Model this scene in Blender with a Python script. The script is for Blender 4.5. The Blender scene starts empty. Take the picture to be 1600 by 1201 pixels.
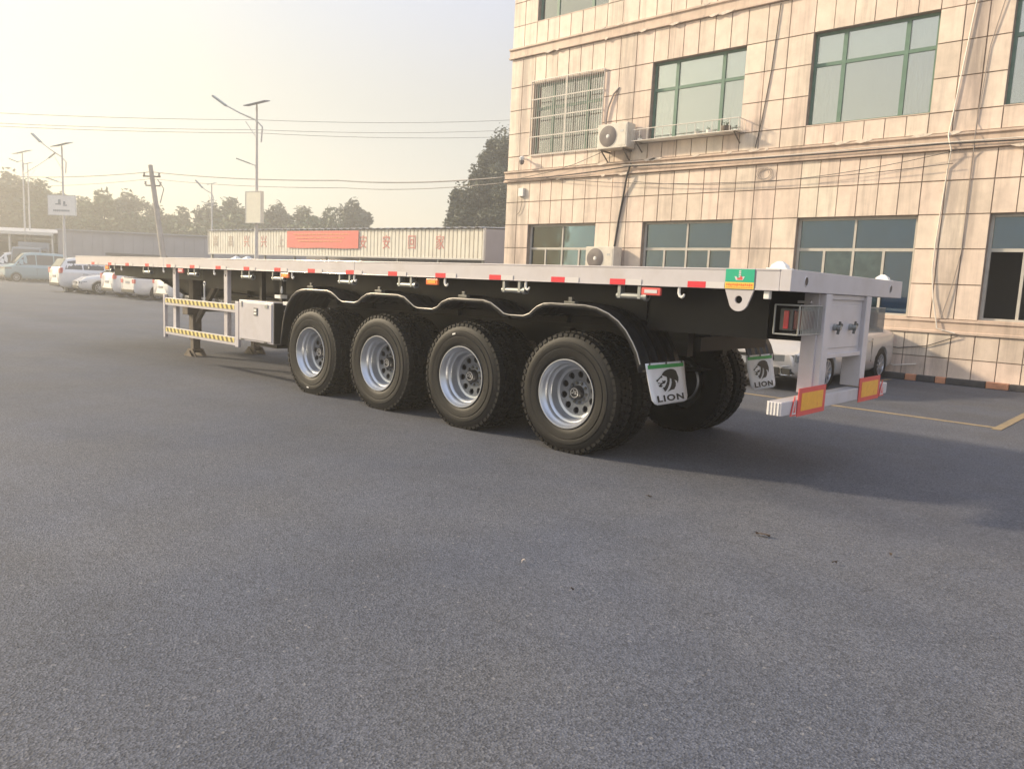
import bpy, bmesh, math, random
from mathutils import Vector, Matrix
from math import sin, cos, pi, radians as R
random.seed(7)
SC = bpy.context.scene
COL = SC.collection

# ------------------------------------------------------------------ camera
F_ = Vector((-0.66620883, 0.73457429, -0.12871058))
R_ = Vector((0.73588083, 0.67552065, 0.04638153))
U_ = Vector((-0.12101734, 0.06381587, 0.99059696))
cam = bpy.data.cameras.new('camera')
cam.sensor_width = 36.0
cam.lens = 1195.375 / 1600 * 36
cam.clip_start = 0.05
cam.clip_end = 2000
camo = bpy.data.objects.new('camera', cam)
COL.objects.link(camo)
m = Matrix((R_, U_, -F_)).transposed().to_4x4()
m.translation = Vector((2.15514, -5.16373, 1.43557))
camo.matrix_world = m
SC.camera = camo
# ------------------------------------------------------------------ light
SUN_EL, SUN_AZ = R(24), R(205)          # azimuth measured from +x towards +y
SUN = Vector((cos(SUN_AZ) * cos(SUN_EL), sin(SUN_AZ) * cos(SUN_EL), sin(SUN_EL)))
sl = bpy.data.lights.new('sun', 'SUN')
sl.energy = 4.2
sl.color = (1.0, 0.82, 0.58)
sl.angle = R(4.0)
so = bpy.data.objects.new('sun', sl)
COL.objects.link(so)
so.rotation_euler = SUN.to_track_quat('Z', 'Y').to_euler()
so.location = (-30, -20, 25)
W = bpy.data.worlds.new('World')
SC.world = W
W.use_nodes = True
nt = W.node_tree
nt.nodes.clear()
def N(nt, t, **k):
    n = nt.nodes.new(t)
    for a, b in k.items():
        if a.startswith('i_'):
            n.inputs[a[2:].replace('_', ' ')].default_value = b
        else:
            setattr(n, a, b)
    return n
def L(nt, a, b):
    nt.links.new(a, b)
sky = N(nt, 'ShaderNodeTexSky', sky_type='NISHITA', sun_disc=False)
sky.sun_elevation = SUN_EL
sky.sun_rotation = R(90) - SUN_AZ
sky.air_density = 1.2
sky.dust_density = 1.2
sky.ozone_density = 1.0
tc = N(nt, 'ShaderNodeTexCoord')
dot = N(nt, 'ShaderNodeVectorMath', operation='DOT_PRODUCT')
L(nt, tc.outputs['Generated'], dot.inputs[0])
dot.inputs[1].default_value = SUN
cl = N(nt, 'ShaderNodeMath', operation='MAXIMUM'); cl.inputs[1].default_value = 0
L(nt, dot.outputs['Value'], cl.inputs[0])
pw = N(nt, 'ShaderNodeMath', operation='POWER'); pw.inputs[1].default_value = 4.0
L(nt, cl.outputs[0], pw.inputs[0])
sep = N(nt, 'ShaderNodeSeparateXYZ')
L(nt, tc.outputs['Generated'], sep.inputs[0])
hr = N(nt, 'ShaderNodeMapRange'); hr.inputs['From Min'].default_value = 0.0; hr.inputs['From Max'].default_value = 0.55
L(nt, sep.outputs['Z'], hr.inputs['Value'])
ramp = N(nt, 'ShaderNodeValToRGB')
ramp.color_ramp.interpolation = 'EASE'
e = ramp.color_ramp.elements
e[0].position = 0.0; e[0].color = (0.46, 0.38, 0.31, 1)
e[1].position = 1.0; e[1].color = (0.48, 0.54, 0.70, 1)
k = e.new(0.35); k.color = (0.36, 0.305, 0.24, 1)
k = e.new(0.7); k.color = (0.37, 0.36, 0.405, 1)
L(nt, hr.outputs[0], ramp.inputs[0])
glow = N(nt, 'ShaderNodeMix', data_type='RGBA', blend_type='MIX', clamp_result=False)
glow.inputs['B'].default_value = (0.60, 0.51, 0.17, 1)
L(nt, pw.outputs[0], glow.inputs['Factor'])
L(nt, ramp.outputs[0], glow.inputs['A'])
bg1 = N(nt, 'ShaderNodeBackground'); bg1.inputs['Strength'].default_value = 0.05
L(nt, sky.outputs[0], bg1.inputs['Color'])
bg2 = N(nt, 'ShaderNodeBackground'); bg2.inputs['Strength'].default_value = 1.0
L(nt, glow.outputs['Result'], bg2.inputs['Color'])
ad = N(nt, 'ShaderNodeAddShader')
wo = N(nt, 'ShaderNodeOutputWorld')
L(nt, bg1.outputs[0], ad.inputs[0]); L(nt, bg2.outputs[0], ad.inputs[1]); L(nt, ad.outputs[0], wo.inputs['Surface'])
vs = SC.view_settings
vs.view_transform = 'Standard'; vs.look = 'None'; vs.gamma = 1.0; vs.use_curve_mapping = False
vs.exposure = 0.64
SC.cycles.max_bounces = 6
SC.cycles.volume_bounces = 0
SC.cycles.transparent_max_bounces = 12

# ------------------------------------------------------------------ materials
def mat(name, col, rough=0.6, metal=0.0, spec=0.5, var=0.0, vscale=8.0, bump=0.0, bscale=60.0, dirt=0.0, dirtcol=(0.10, 0.08, 0.06), coat=0.0, rnd=0.0, emis=None):
    """procedural material: base colour with noise variation, dirt patches and fine relief"""
    M = bpy.data.materials.new(name)
    M.use_nodes = True
    t = M.node_tree
    b = t.nodes['Principled BSDF']
    b.inputs['Roughness'].default_value = rough
    b.inputs['Metallic'].default_value = metal
    b.inputs['Specular IOR Level'].default_value = spec
    b.inputs['Coat Weight'].default_value = coat
    b.inputs['Coat Roughness'].default_value = 0.08
    geo = N(t, 'ShaderNodeNewGeometry')
    rgb = N(t, 'ShaderNodeRGB'); rgb.outputs[0].default_value = (*col, 1)
    cur = rgb.outputs[0]
    if var > 0:
        n = N(t, 'ShaderNodeTexNoise'); n.inputs['Scale'].default_value = vscale; n.inputs['Detail'].default_value = 6
        L(t, geo.outputs['Position'], n.inputs['Vector'])
        mr = N(t, 'ShaderNodeMapRange'); mr.inputs['From Min'].default_value = 0.3; mr.inputs['From Max'].default_value = 0.7
        mr.inputs['To Min'].default_value = 1 - var; mr.inputs['To Max'].default_value = 1 + var
        L(t, n.outputs['Fac'], mr.inputs['Value'])
        hs = N(t, 'ShaderNodeHueSaturation'); L(t, cur, hs.inputs['Color']); L(t, mr.outputs[0], hs.inputs['Value'])
        cur = hs.outputs[0]
    if rnd > 0:
        oi = N(t, 'ShaderNodeObjectInfo')
        mr = N(t, 'ShaderNodeMapRange'); mr.inputs['To Min'].default_value = 1 - rnd; mr.inputs['To Max'].default_value = 1 + rnd
        L(t, oi.outputs['Random'], mr.inputs['Value'])
        hs = N(t, 'ShaderNodeHueSaturation'); L(t, cur, hs.inputs['Color']); L(t, mr.outputs[0], hs.inputs['Value'])
        cur = hs.outputs[0]
    if dirt > 0:
        n = N(t, 'ShaderNodeTexNoise'); n.inputs['Scale'].default_value = vscale * 0.6; n.inputs['Detail'].default_value = 8; n.inputs['Roughness'].default_value = 0.65
        L(t, geo.outputs['Position'], n.inputs['Vector'])
        mr = N(t, 'ShaderNodeMapRange'); mr.inputs['From Min'].default_value = 0.48; mr.inputs['From Max'].default_value = 0.75
        mr.inputs['To Max'].default_value = dirt
        L(t, n.outputs['Fac'], mr.inputs['Value'])
        mx = N(t, 'ShaderNodeMix', data_type='RGBA'); L(t, mr.outputs[0], mx.inputs['Factor']); L(t, cur, mx.inputs['A'])
        mx.inputs['B'].default_value = (*dirtcol, 1)
        cur = mx.outputs['Result']
    L(t, cur, b.inputs['Base Color'])
    if bump > 0:
        n = N(t, 'ShaderNodeTexNoise'); n.inputs['Scale'].default_value = bscale; n.inputs['Detail'].default_value = 5
        L(t, geo.outputs['Position'], n.inputs['Vector'])
        bp = N(t, 'ShaderNodeBump'); bp.inputs['Strength'].default_value = bump; bp.inputs['Distance'].default_value = 0.01
        L(t, n.outputs['Fac'], bp.inputs['Height']); L(t, bp.outputs[0], b.inputs['Normal'])
    return M

def mat_asphalt():
    M = bpy.data.materials.new('asphalt'); M.use_nodes = True; t = M.node_tree
    b = t.nodes['Principled BSDF']; b.inputs['Roughness'].default_value = 0.82; b.inputs['Specular IOR Level'].default_value = 0.35
    g = N(t, 'ShaderNodeNewGeometry')
    def noise(s, d=4, r=0.6, vec=None):
        n = N(t, 'ShaderNodeTexNoise'); n.inputs['Scale'].default_value = s; n.inputs['Detail'].default_value = d; n.inputs['Roughness'].default_value = r
        L(t, vec or g.outputs['Position'], n.inputs['Vector']); return n
    fine = noise(130, 3, 0.7); big = noise(0.35, 5, 0.55); midn = noise(3.0, 6, 0.6)
    vor = N(t, 'ShaderNodeTexVoronoi'); vor.inputs['Scale'].default_value = 110; L(t, g.outputs['Position'], vor.inputs['Vector'])
    def mrange(src, a, c, x, y):
        n = N(t, 'ShaderNodeMapRange'); n.inputs['From Min'].default_value = a; n.inputs['From Max'].default_value = c
        n.inputs['To Min'].default_value = x; n.inputs['To Max'].default_value = y; L(t, src, n.inputs['Value']); return n.outputs[0]
    def mul(a, c):
        n = N(t, 'ShaderNodeMath', operation='MULTIPLY'); L(t, a, n.inputs[0]); L(t, c, n.inputs[1]); return n.outputs[0]
    sp = N(t, 'ShaderNodeSeparateColor'); L(t, vor.outputs['Color'], sp.inputs[0])
    v = mul(mrange(fine.outputs['Fac'], 0.25, 0.75, 0.45, 1.55), mrange(sp.outputs[0], 0, 1, 0.62, 1.38))
    v = mul(v, mrange(big.outputs['Fac'], 0.3, 0.7, 0.86, 1.14)); v = mul(v, mrange(midn.outputs['Fac'], 0.3, 0.7, 0.93, 1.07))
    # broad tyre-polished bands running along the yard
    mp = N(t, 'ShaderNodeMapping'); mp.inputs['Scale'].default_value = (0.05, 0.9, 1); L(t, g.outputs['Position'], mp.inputs['Vector'])
    band = noise(1.0, 3, 0.5, mp.outputs[0]); v = mul(v, mrange(band.outputs['Fac'], 0.35, 0.65, 0.94, 1.07))
    tint = N(t, 'ShaderNodeMix', data_type='RGBA'); L(t, mrange(noise(0.6, 3).outputs['Fac'], 0.35, 0.65, 0, 1), tint.inputs['Factor'])
    tint.inputs['A'].default_value = (0.094, 0.100, 0.122, 1); tint.inputs['B'].default_value = (0.102, 0.103, 0.113, 1)
    hs = N(t, 'ShaderNodeHueSaturation'); L(t, tint.outputs['Result'], hs.inputs['Color']); L(t, v, hs.inputs['Value'])
    # dark oil patches
    oil = noise(0.8, 7, 0.6); f = mrange(oil.outputs['Fac'], 0.66, 0.78, 0, 0.4)
    mx = N(t, 'ShaderNodeMix', data_type='RGBA'); L(t, f, mx.inputs['Factor']); L(t, hs.outputs[0], mx.inputs['A']); mx.inputs['B'].default_value = (0.05, 0.047, 0.045, 1)
    cv = N(t, 'ShaderNodeTexVoronoi', feature='DISTANCE_TO_EDGE'); cv.inputs['Scale'].default_value = 0.42
    wn = noise(1.7, 6, 0.6); va = N(t, 'ShaderNodeVectorMath', operation='MULTIPLY_ADD'); L(t, wn.outputs['Color'], va.inputs[0]); va.inputs[1].default_value = (.9, .9, 0); L(t, g.outputs['Position'], va.inputs[2]); L(t, va.outputs[0], cv.inputs['Vector'])
    crk = mul(mrange(cv.outputs['Distance'], 0.0, 0.0035, 1.0, 0.0), mrange(noise(0.5, 3).outputs['Fac'], 0.50, 0.62, 0.0, 0.55))
    mc = N(t, 'ShaderNodeMix', data_type='RGBA'); L(t, crk, mc.inputs['Factor']); L(t, mx.outputs['Result'], mc.inputs['A']); mc.inputs['B'].default_value = (0.035, 0.033, 0.035, 1)
    mp2 = N(t, 'ShaderNodeMapping'); mp2.inputs['Rotation'].default_value = (0, 0, 0.5); mp2.inputs['Scale'].default_value = (0.12, 5.0, 1); L(t, g.outputs['Position'], mp2.inputs['Vector'])
    scf = mul(mrange(noise(1.0, 4, 0.6, mp2.outputs[0]).outputs['Fac'], 0.60, 0.74, 0.0, 0.30), mrange(noise(0.3, 2).outputs['Fac'], 0.45, 0.6, 0.0, 1.0))
    ms = N(t, 'ShaderNodeMix', data_type='RGBA'); L(t, scf, ms.inputs['Factor']); L(t, mc.outputs['Result'], ms.inputs['A']); ms.inputs['B'].default_value = (0.045, 0.044, 0.047, 1)
    stv = N(t, 'ShaderNodeTexVoronoi'); stv.inputs['Scale'].default_value = 38; L(t, g.outputs['Position'], stv.inputs['Vector']); ssp = N(t, 'ShaderNodeSeparateColor'); L(t, stv.outputs['Color'], ssp.inputs[0])
    stf = mul(mrange(ssp.outputs[1], 0.955, 0.96, 0.0, 0.6), mrange(stv.outputs['Distance'], 0.25, 0.32, 1.0, 0.0))
    mt = N(t, 'ShaderNodeMix', data_type='RGBA'); L(t, stf, mt.inputs['Factor']); L(t, ms.outputs['Result'], mt.inputs['A']); mt.inputs['B'].default_value = (0.24, 0.23, 0.23, 1)
    L(t, mt.outputs['Result'], b.inputs['Base Color'])
    add = N(t, 'ShaderNodeMath', operation='ADD'); L(t, fine.outputs['Fac'], add.inputs[0]); L(t, vor.outputs['Distance'], add.inputs[1])
    bp = N(t, 'ShaderNodeBump'); bp.inputs['Strength'].default_value = 0.55; bp.inputs['Distance'].default_value = 0.006
    L(t, add.outputs[0], bp.inputs['Height']); L(t, bp.outputs[0], b.inputs['Normal'])
    return M

def mat_tile(name, col, island=False):
    """stone cladding: pinkish beige, tone differs tile by tile, rain streaks below ledges"""
    M = bpy.data.materials.new(name); M.use_nodes = True; t = M.node_tree
    b = t.nodes['Principled BSDF']; b.inputs['Roughness'].default_value = 0.5; b.inputs['Specular IOR Level'].default_value = 0.35
    g = N(t, 'ShaderNodeNewGeometry')
    if island: rnd = g.outputs['Random Per Island']
    else: rnd = N(t, 'ShaderNodeObjectInfo').outputs['Random']
    cr = N(t, 'ShaderNodeValToRGB'); cr.color_ramp.interpolation = 'LINEAR'
    r, gg, bb = col
    e = cr.color_ramp.elements
    e[0].color = (r * 0.95, gg * 0.93, bb * 0.91, 1); e[1].color = (r * 1.03, gg * 1.05, bb * 1.03, 1)
    k = e.new(0.5); k.color = (r * 1.05, gg * 0.98, bb * 0.98, 1)
    L(t, rnd, cr.inputs[0])
    def noise(s, d, ro, sc=None):
        n = N(t, 'ShaderNodeTexNoise'); n.inputs['Scale'].default_value = s; n.inputs['Detail'].default_value = d; n.inputs['Roughness'].default_value = ro
        if sc:
            mp = N(t, 'ShaderNodeMapping'); mp.inputs['Scale'].default_value = sc; L(t, g.outputs['Position'], mp.inputs['Vector']); L(t, mp.outputs[0], n.inputs['Vector'])
        else: L(t, g.outputs['Position'], n.inputs['Vector'])
        return n.outputs['Fac']
    def mr(s, a, c, x, y):
        n = N(t, 'ShaderNodeMapRange'); n.inputs['From Min'].default_value = a; n.inputs['From Max'].default_value = c
        n.inputs['To Min'].default_value = x; n.inputs['To Max'].default_value = y; L(t, s, n.inputs['Value']); return n.outputs[0]
    hs = N(t, 'ShaderNodeHueSaturation'); L(t, cr.outputs[0], hs.inputs['Color']); L(t, mr(noise(5, 6, 0.6), 0.3, 0.7, 0.9, 1.08), hs.inputs['Value'])
    # vertical rain streaks, stretched noise
    st = mr(noise(1.0, 7, 0.6, (2.4, 1, 0.25)), 0.46, 0.68, 0.0, 0.62)
    st2 = mr(noise(1.0, 5, 0.6, (14, 1, 0.5)), 0.42, 0.66, 0.25, 1.0)
    ml = N(t, 'ShaderNodeMath', operation='MULTIPLY'); L(t, st, ml.inputs[0]); L(t, st2, ml.inputs[1])
    mx = N(t, 'ShaderNodeMix', data_type='RGBA'); L(t, ml.outputs[0], mx.inputs['Factor']); L(t, hs.outputs[0], mx.inputs['A']); mx.inputs['B'].default_value = (0.20, 0.155, 0.125, 1)
    sx = N(t, 'ShaderNodeSeparateXYZ'); L(t, g.outputs['Position'], sx.inputs[0]); tot = None
    for xc, wd, za, zb_ in ((-8.95, .45, 7.6, 1.0), (-5.35, .33, 4.3, 1.2), (-1.55, .35, 7.6, .9), (-12.45, .4, 7.6, 1.0), (-9.6, .8, 5.0, 4.3), (-5.75, .7, 5.3, 4.3), (-1.9, 1.0, .95, -.5)):
        a = N(t, 'ShaderNodeMath', operation='SUBTRACT'); a.inputs[1].default_value = xc; L(t, sx.outputs['X'], a.inputs[0])
        b_ = N(t, 'ShaderNodeMath', operation='ABSOLUTE'); L(t, a.outputs[0], b_.inputs[0])
        c_ = mr(b_.outputs[0], 0.0, wd, .75, 0.0); d_ = mr(sx.outputs['Z'], zb_, zb_ + .8, 0.0, 1.0); e_ = mr(sx.outputs['Z'], za - .15, za, 1.0, 0.0)
        q = N(t, 'ShaderNodeMath', operation='MULTIPLY'); L(t, c_, q.inputs[0]); L(t, d_, q.inputs[1])
        q2 = N(t, 'ShaderNodeMath', operation='MULTIPLY'); L(t, q.outputs[0], q2.inputs[0]); L(t, e_, q2.inputs[1])
        if tot is None: tot = q2.outputs[0]
        else: z_ = N(t, 'ShaderNodeMath', operation='MAXIMUM'); L(t, tot, z_.inputs[0]); L(t, q2.outputs[0], z_.inputs[1]); tot = z_.outputs[0]
    stn = N(t, 'ShaderNodeMath', operation='MULTIPLY'); L(t, tot, stn.inputs[0]); L(t, mr(noise(1.0, 6, 0.65, (5, 1, 0.6)), 0.35, 0.62, 0.05, 1.0), stn.inputs[1])
    mxs = N(t, 'ShaderNodeMix', data_type='RGBA'); L(t, stn.outputs[0], mxs.inputs['Factor']); L(t, mx.outputs['Result'], mxs.inputs['A']); mxs.inputs['B'].default_value = (0.26, 0.21, 0.19, 1)
    mx = mxs
    # grime that has splashed up the foot of the wall and soot in blotches
    bl = mr(noise(0.9, 8, 0.65), 0.50, 0.75, 0.0, 0.32)
    mx2 = N(t, 'ShaderNodeMix', data_type='RGBA'); L(t, bl, mx2.inputs['Factor']); L(t, mx.outputs['Result'], mx2.inputs['A']); mx2.inputs['B'].default_value = (0.30, 0.24, 0.20, 1)
    L(t, mx2.outputs['Result'], b.inputs['Base Color'])
    bp = N(t, 'ShaderNodeBump'); bp.inputs['Strength'].default_value = 0.12; bp.inputs['Distance'].default_value = 0.01
    L(t, noise(30, 5, 0.6), bp.inputs['Height']); L(t, bp.outputs[0], b.inputs['Normal'])
    return M

def mat_glass(name, tint, refl=0.10, alpha=0.35):
    M = bpy.data.materials.new(name); M.use_nodes = True; t = M.node_tree; t.nodes.remove(t.nodes['Principled BSDF'])
    out = t.nodes['Material Output']
    tr = N(t, 'ShaderNodeBsdfTransparent'); tr.inputs[0].default_value = (*tint, 1)
    gl = N(t, 'ShaderNodeBsdfGlossy'); gl.inputs['Roughness'].default_value = 0.04; gl.inputs['Color'].default_value = (0.92, 0.95, 0.95, 1)
    fr = N(t, 'ShaderNodeFresnel'); fr.inputs['IOR'].default_value = 1.6
    geo = N(t, 'ShaderNodeNewGeometry')
    n = N(t, 'ShaderNodeTexNoise'); n.inputs['Scale'].default_value = 1.5; n.inputs['Detail'].default_value = 2
    L(t, geo.outputs['Position'], n.inputs['Vector'])
    bp = N(t, 'ShaderNodeBump'); bp.inputs['Strength'].default_value = 0.08; bp.inputs['Distance'].default_value = 0.02
    L(t, n.outputs['Fac'], bp.inputs['Height']); L(t, bp.outputs[0], gl.inputs['Normal'])
    a = N(t, 'ShaderNodeMath', operation='ADD'); a.inputs[1].default_value = refl; a.use_clamp = True; L(t, fr.outputs[0], a.inputs[0])
    mx = N(t, 'ShaderNodeMixShader'); L(t, a.outputs[0], mx.inputs[0]); L(t, tr.outputs[0], mx.inputs[1]); L(t, gl.outputs[0], mx.inputs[2])
    L(t, mx.outputs[0], out.inputs['Surface'])
    return M

M = {}
M['asphalt'] = mat_asphalt()
M['tile'] = mat_tile('stone_tile', (0.78, 0.67, 0.56))
M['tile_i'] = mat_tile('stone_tile_joined', (0.78, 0.67, 0.56), True)
M['ledge'] = mat_tile('ledge_stone', (0.62, 0.51, 0.41), True)
M['joint'] = mat('joint_mortar', (0.30, 0.235, 0.19), 0.9, var=0.2)
M['green'] = mat('green_frame', (0.13, 0.22, 0.165), 0.45, var=0.1)
M['alu'] = mat('grey_white_frame', (0.50, 0.47, 0.42), 0.45, var=0.08)
M['glassU'] = mat_glass('upper_glass', (0.97, 1.0, 0.98), 0.30)
M['glassG'] = mat_glass('ground_glass', (0.60, 0.78, 0.92), 0.03)
M['sky_reflection'] = mat('pale_sky_reflection', (0.95, 0.98, 0.88), 0.8, var=0.05)  # sky reflection in the top panes, put into a pale sheet colour
M['curtain'] = mat('beige_curtain', (0.42, 0.36, 0.35), 0.85, var=0.06, vscale=3)
M['curtainW'] = mat('worn_yellow_paper', (0.50, 0.40, 0.26), 0.9, var=0.3, vscale=5, dirt=0.6, dirtcol=(0.10, 0.12, 0.10))
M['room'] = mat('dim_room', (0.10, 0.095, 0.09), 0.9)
M['reflect_blue'] = mat('blue_reflection', (0.20, 0.27, 0.33), 0.7, var=0.15, vscale=2)  # reflected surroundings in the ground panes, put into a blue-grey sheet colour
M['white'] = mat('trailer_paint', (0.56, 0.53, 0.545), 0.38, var=0.04, vscale=5, dirt=0.45, dirtcol=(0.40, 0.35, 0.31), coat=0.15, bump=0.05, bscale=6)
M['whitecap'] = mat('white_lock_paint', (0.82, 0.80, 0.76), 0.4, var=0.05)
M['chassis'] = mat('black_chassis', (0.011, 0.0105, 0.011), 0.45, spec=0.3, var=0.3, vscale=3, dirt=0.3, dirtcol=(0.022, 0.018, 0.016))
M['chassis2'] = mat('dark_green_primer', (0.045, 0.06, 0.05), 0.5, var=0.2)
M['rubber'] = mat('tyre_rubber', (0.0065, 0.0065, 0.0072), 0.55, spec=0.3, var=0.3, vscale=6, dirt=0.45, dirtcol=(0.020, 0.0175, 0.016), bump=0.25, bscale=120)
M['silver'] = mat('rim_silver', (0.52, 0.54, 0.58), 0.32, metal=0.75, var=0.08)
M['discgrey'] = mat('wheel_disc_grey', (0.20, 0.21, 0.235), 0.42, metal=0.5, var=0.15, vscale=20)
M['hub'] = mat('hub_black', (0.03, 0.03, 0.035), 0.35)
M['hubmark'] = mat('hub_mark', (0.45, 0.45, 0.46), 0.4, metal=0.5)
M['plastic'] = mat('fender_plastic', (0.008, 0.008, 0.010), 0.32, var=0.15, bump=0.1, bscale=25)
M['edge'] = mat('fender_edge_glint', (0.42, 0.40, 0.38), 0.35, metal=0.4)  # sun glint along the black lip, put into a pale metal colour
M['flap'] = mat('mudflap_grey', (0.84, 0.84, 0.85), 0.5, var=0.06)
M['ink'] = mat('black_print', (0.012, 0.014, 0.014), 0.5)
M['flapgreen'] = mat('green_strip', (0.03, 0.36, 0.08), 0.5)
M['red'] = mat('red_reflector', (0.72, 0.03, 0.055), 0.25, spec=0.7)
M['redpaint'] = mat('red_paint', (0.70, 0.10, 0.09), 0.5)
M['wtape'] = mat('white_reflector', (0.66, 0.63, 0.62), 0.3)
M['orange'] = mat('orange_lamp', (0.85, 0.20, 0.06), 0.3)
M['amber'] = mat('amber_plate', (0.85, 0.42, 0.05), 0.4, var=0.06, vscale=20)
M['yellow'] = mat('yellow_band', (0.85, 0.60, 0.10), 0.45)
M['decalgreen'] = mat('decal_green', (0.02, 0.42, 0.24), 0.4)
M['hazy'] = mat('hazard_yellow', (0.75, 0.62, 0.22), 0.45)
M['hazd'] = mat('hazard_dark', (0.16, 0.13, 0.06), 0.5)
M['steel'] = mat('galvanised', (0.33, 0.34, 0.33), 0.42, metal=0.5, var=0.1)
M['dsteel'] = mat('dark_steel', (0.12, 0.12, 0.11), 0.5, metal=0.3, var=0.2)
M['rust'] = mat('worn_leg_metal', (0.13, 0.105, 0.085), 0.6, var=0.3, vscale=10)
M['lens'] = mat('lamp_lens', (0.14, 0.018, 0.018), 0.15, spec=0.8, coat=0.5)
M['kerbo'] = mat('kerb_orange', (0.60, 0.27, 0.15), 0.75, var=0.15, vscale=10, dirt=0.5, dirtcol=(0.3, 0.2, 0.15))
M['kerbb'] = mat('kerb_black', (0.06, 0.055, 0.055), 0.75, var=0.2, vscale=10, dirt=0.4, dirtcol=(0.2, 0.17, 0.15))
M['line'] = mat('worn_yellow_line', (0.30, 0.225, 0.13), 0.8, var=0.15, vscale=12, dirt=1.0, dirtcol=(0.13, 0.12, 0.12))
M['bark'] = mat('bark', (0.09, 0.07, 0.055), 0.9, var=0.3)
M['leafA'] = mat('foliage', (0.070, 0.098, 0.040), 0.7, rnd=0.18, var=0.35, vscale=0.8)
M['leafB'] = mat('foliage_dusty', (0.105, 0.115, 0.075), 0.7, rnd=0.15, var=0.35, vscale=1.2)
M['pole'] = mat('pole_grey_paint', (0.60, 0.58, 0.54), 0.45, var=0.05)
M['concrete'] = mat('concrete', (0.34, 0.31, 0.28), 0.85, var=0.15, vscale=3, dirt=0.3, dirtcol=(0.2, 0.17, 0.15))
M['board'] = mat('blank_board', (0.80, 0.76, 0.62), 0.5, var=0.03)
M['boardb'] = mat('board_print', (0.30, 0.31, 0.33), 0.6)
M['sheet'] = mat('corrugated_cream', (0.78, 0.75, 0.64), 0.5, var=0.06, vscale=1.5, dirt=0.35, dirtcol=(0.45, 0.38, 0.28))
M['groove_shade'] = mat('sheet_groove_shade', (0.30, 0.26, 0.22), 0.7)  # shade in the corrugation, put into a darker colour
M['banner'] = mat('red_banner', (0.80, 0.21, 0.16), 0.7, var=0.05, vscale=2)
M['bannery'] = mat('banner_text', (0.80, 0.45, 0.16), 0.7)
M['char'] = mat('sign_red', (0.62, 0.20, 0.16), 0.6, dirt=0.8, vscale=6, dirtcol=(0.7, 0.62, 0.5))
M['chard'] = mat('sign_faded', (0.50, 0.40, 0.33), 0.7, dirt=0.8, vscale=6, dirtcol=(0.7, 0.62, 0.5))
M['shedwall'] = mat('shed_wall', (0.34, 0.33, 0.35), 0.8, var=0.08, vscale=1)
M['shedroof'] = mat('shed_roof', (0.36, 0.36, 0.38), 0.6, var=0.12, vscale=1)
M['sheddark'] = mat('shed_inside', (0.07, 0.07, 0.08), 0.9)
M['carW'] = mat('car_white', (0.74, 0.72, 0.70), 0.25, coat=0.8, var=0.02)
M['carS'] = mat('car_silver', (0.54, 0.52, 0.51), 0.28, metal=0.15, coat=0.8, dirt=0.2, dirtcol=(0.3, 0.27, 0.24))
M['carT'] = mat('van_teal', (0.27, 0.39, 0.42), 0.35, coat=0.5)
M['carG'] = mat('truck_blue_grey', (0.20, 0.24, 0.29), 0.45)
M['carglass'] = mat('car_glass', (0.03, 0.035, 0.04), 0.08, spec=0.9)
M['trim'] = mat('black_trim', (0.02, 0.02, 0.02), 0.5)
M['chrome'] = mat('chrome', (0.75, 0.75, 0.76), 0.12, metal=1.0)
M['hlamp'] = mat('headlamp', (0.16, 0.17, 0.18), 0.08, spec=0.9, coat=1.0)
M['tail'] = mat('tail_lamp_red', (0.50, 0.03, 0.04), 0.2, coat=0.6)
M['acw'] = mat('ac_casing', (0.66, 0.61, 0.53), 0.5, var=0.08, dirt=0.3, dirtcol=(0.4, 0.33, 0.26))
M['acd'] = mat('ac_fan_guard', (0.22, 0.19, 0.18), 0.6)
M['cable'] = mat('cable_black', (0.05, 0.045, 0.045), 0.7)
M['cableg'] = mat('cable_grey', (0.30, 0.26, 0.24), 0.7)
M['pipe'] = mat('white_pipe', (0.72, 0.66, 0.58), 0.5, var=0.05)
M['wire'] = mat('overhead_wire', (0.24, 0.22, 0.21), 0.7)
M['dleaf'] = mat('dry_leaf', (0.09, 0.065, 0.05), 0.9)
M['plaster'] = mat('peeling_plaster', (0.72, 0.62, 0.52), 0.9, var=0.15, vscale=20)

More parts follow.
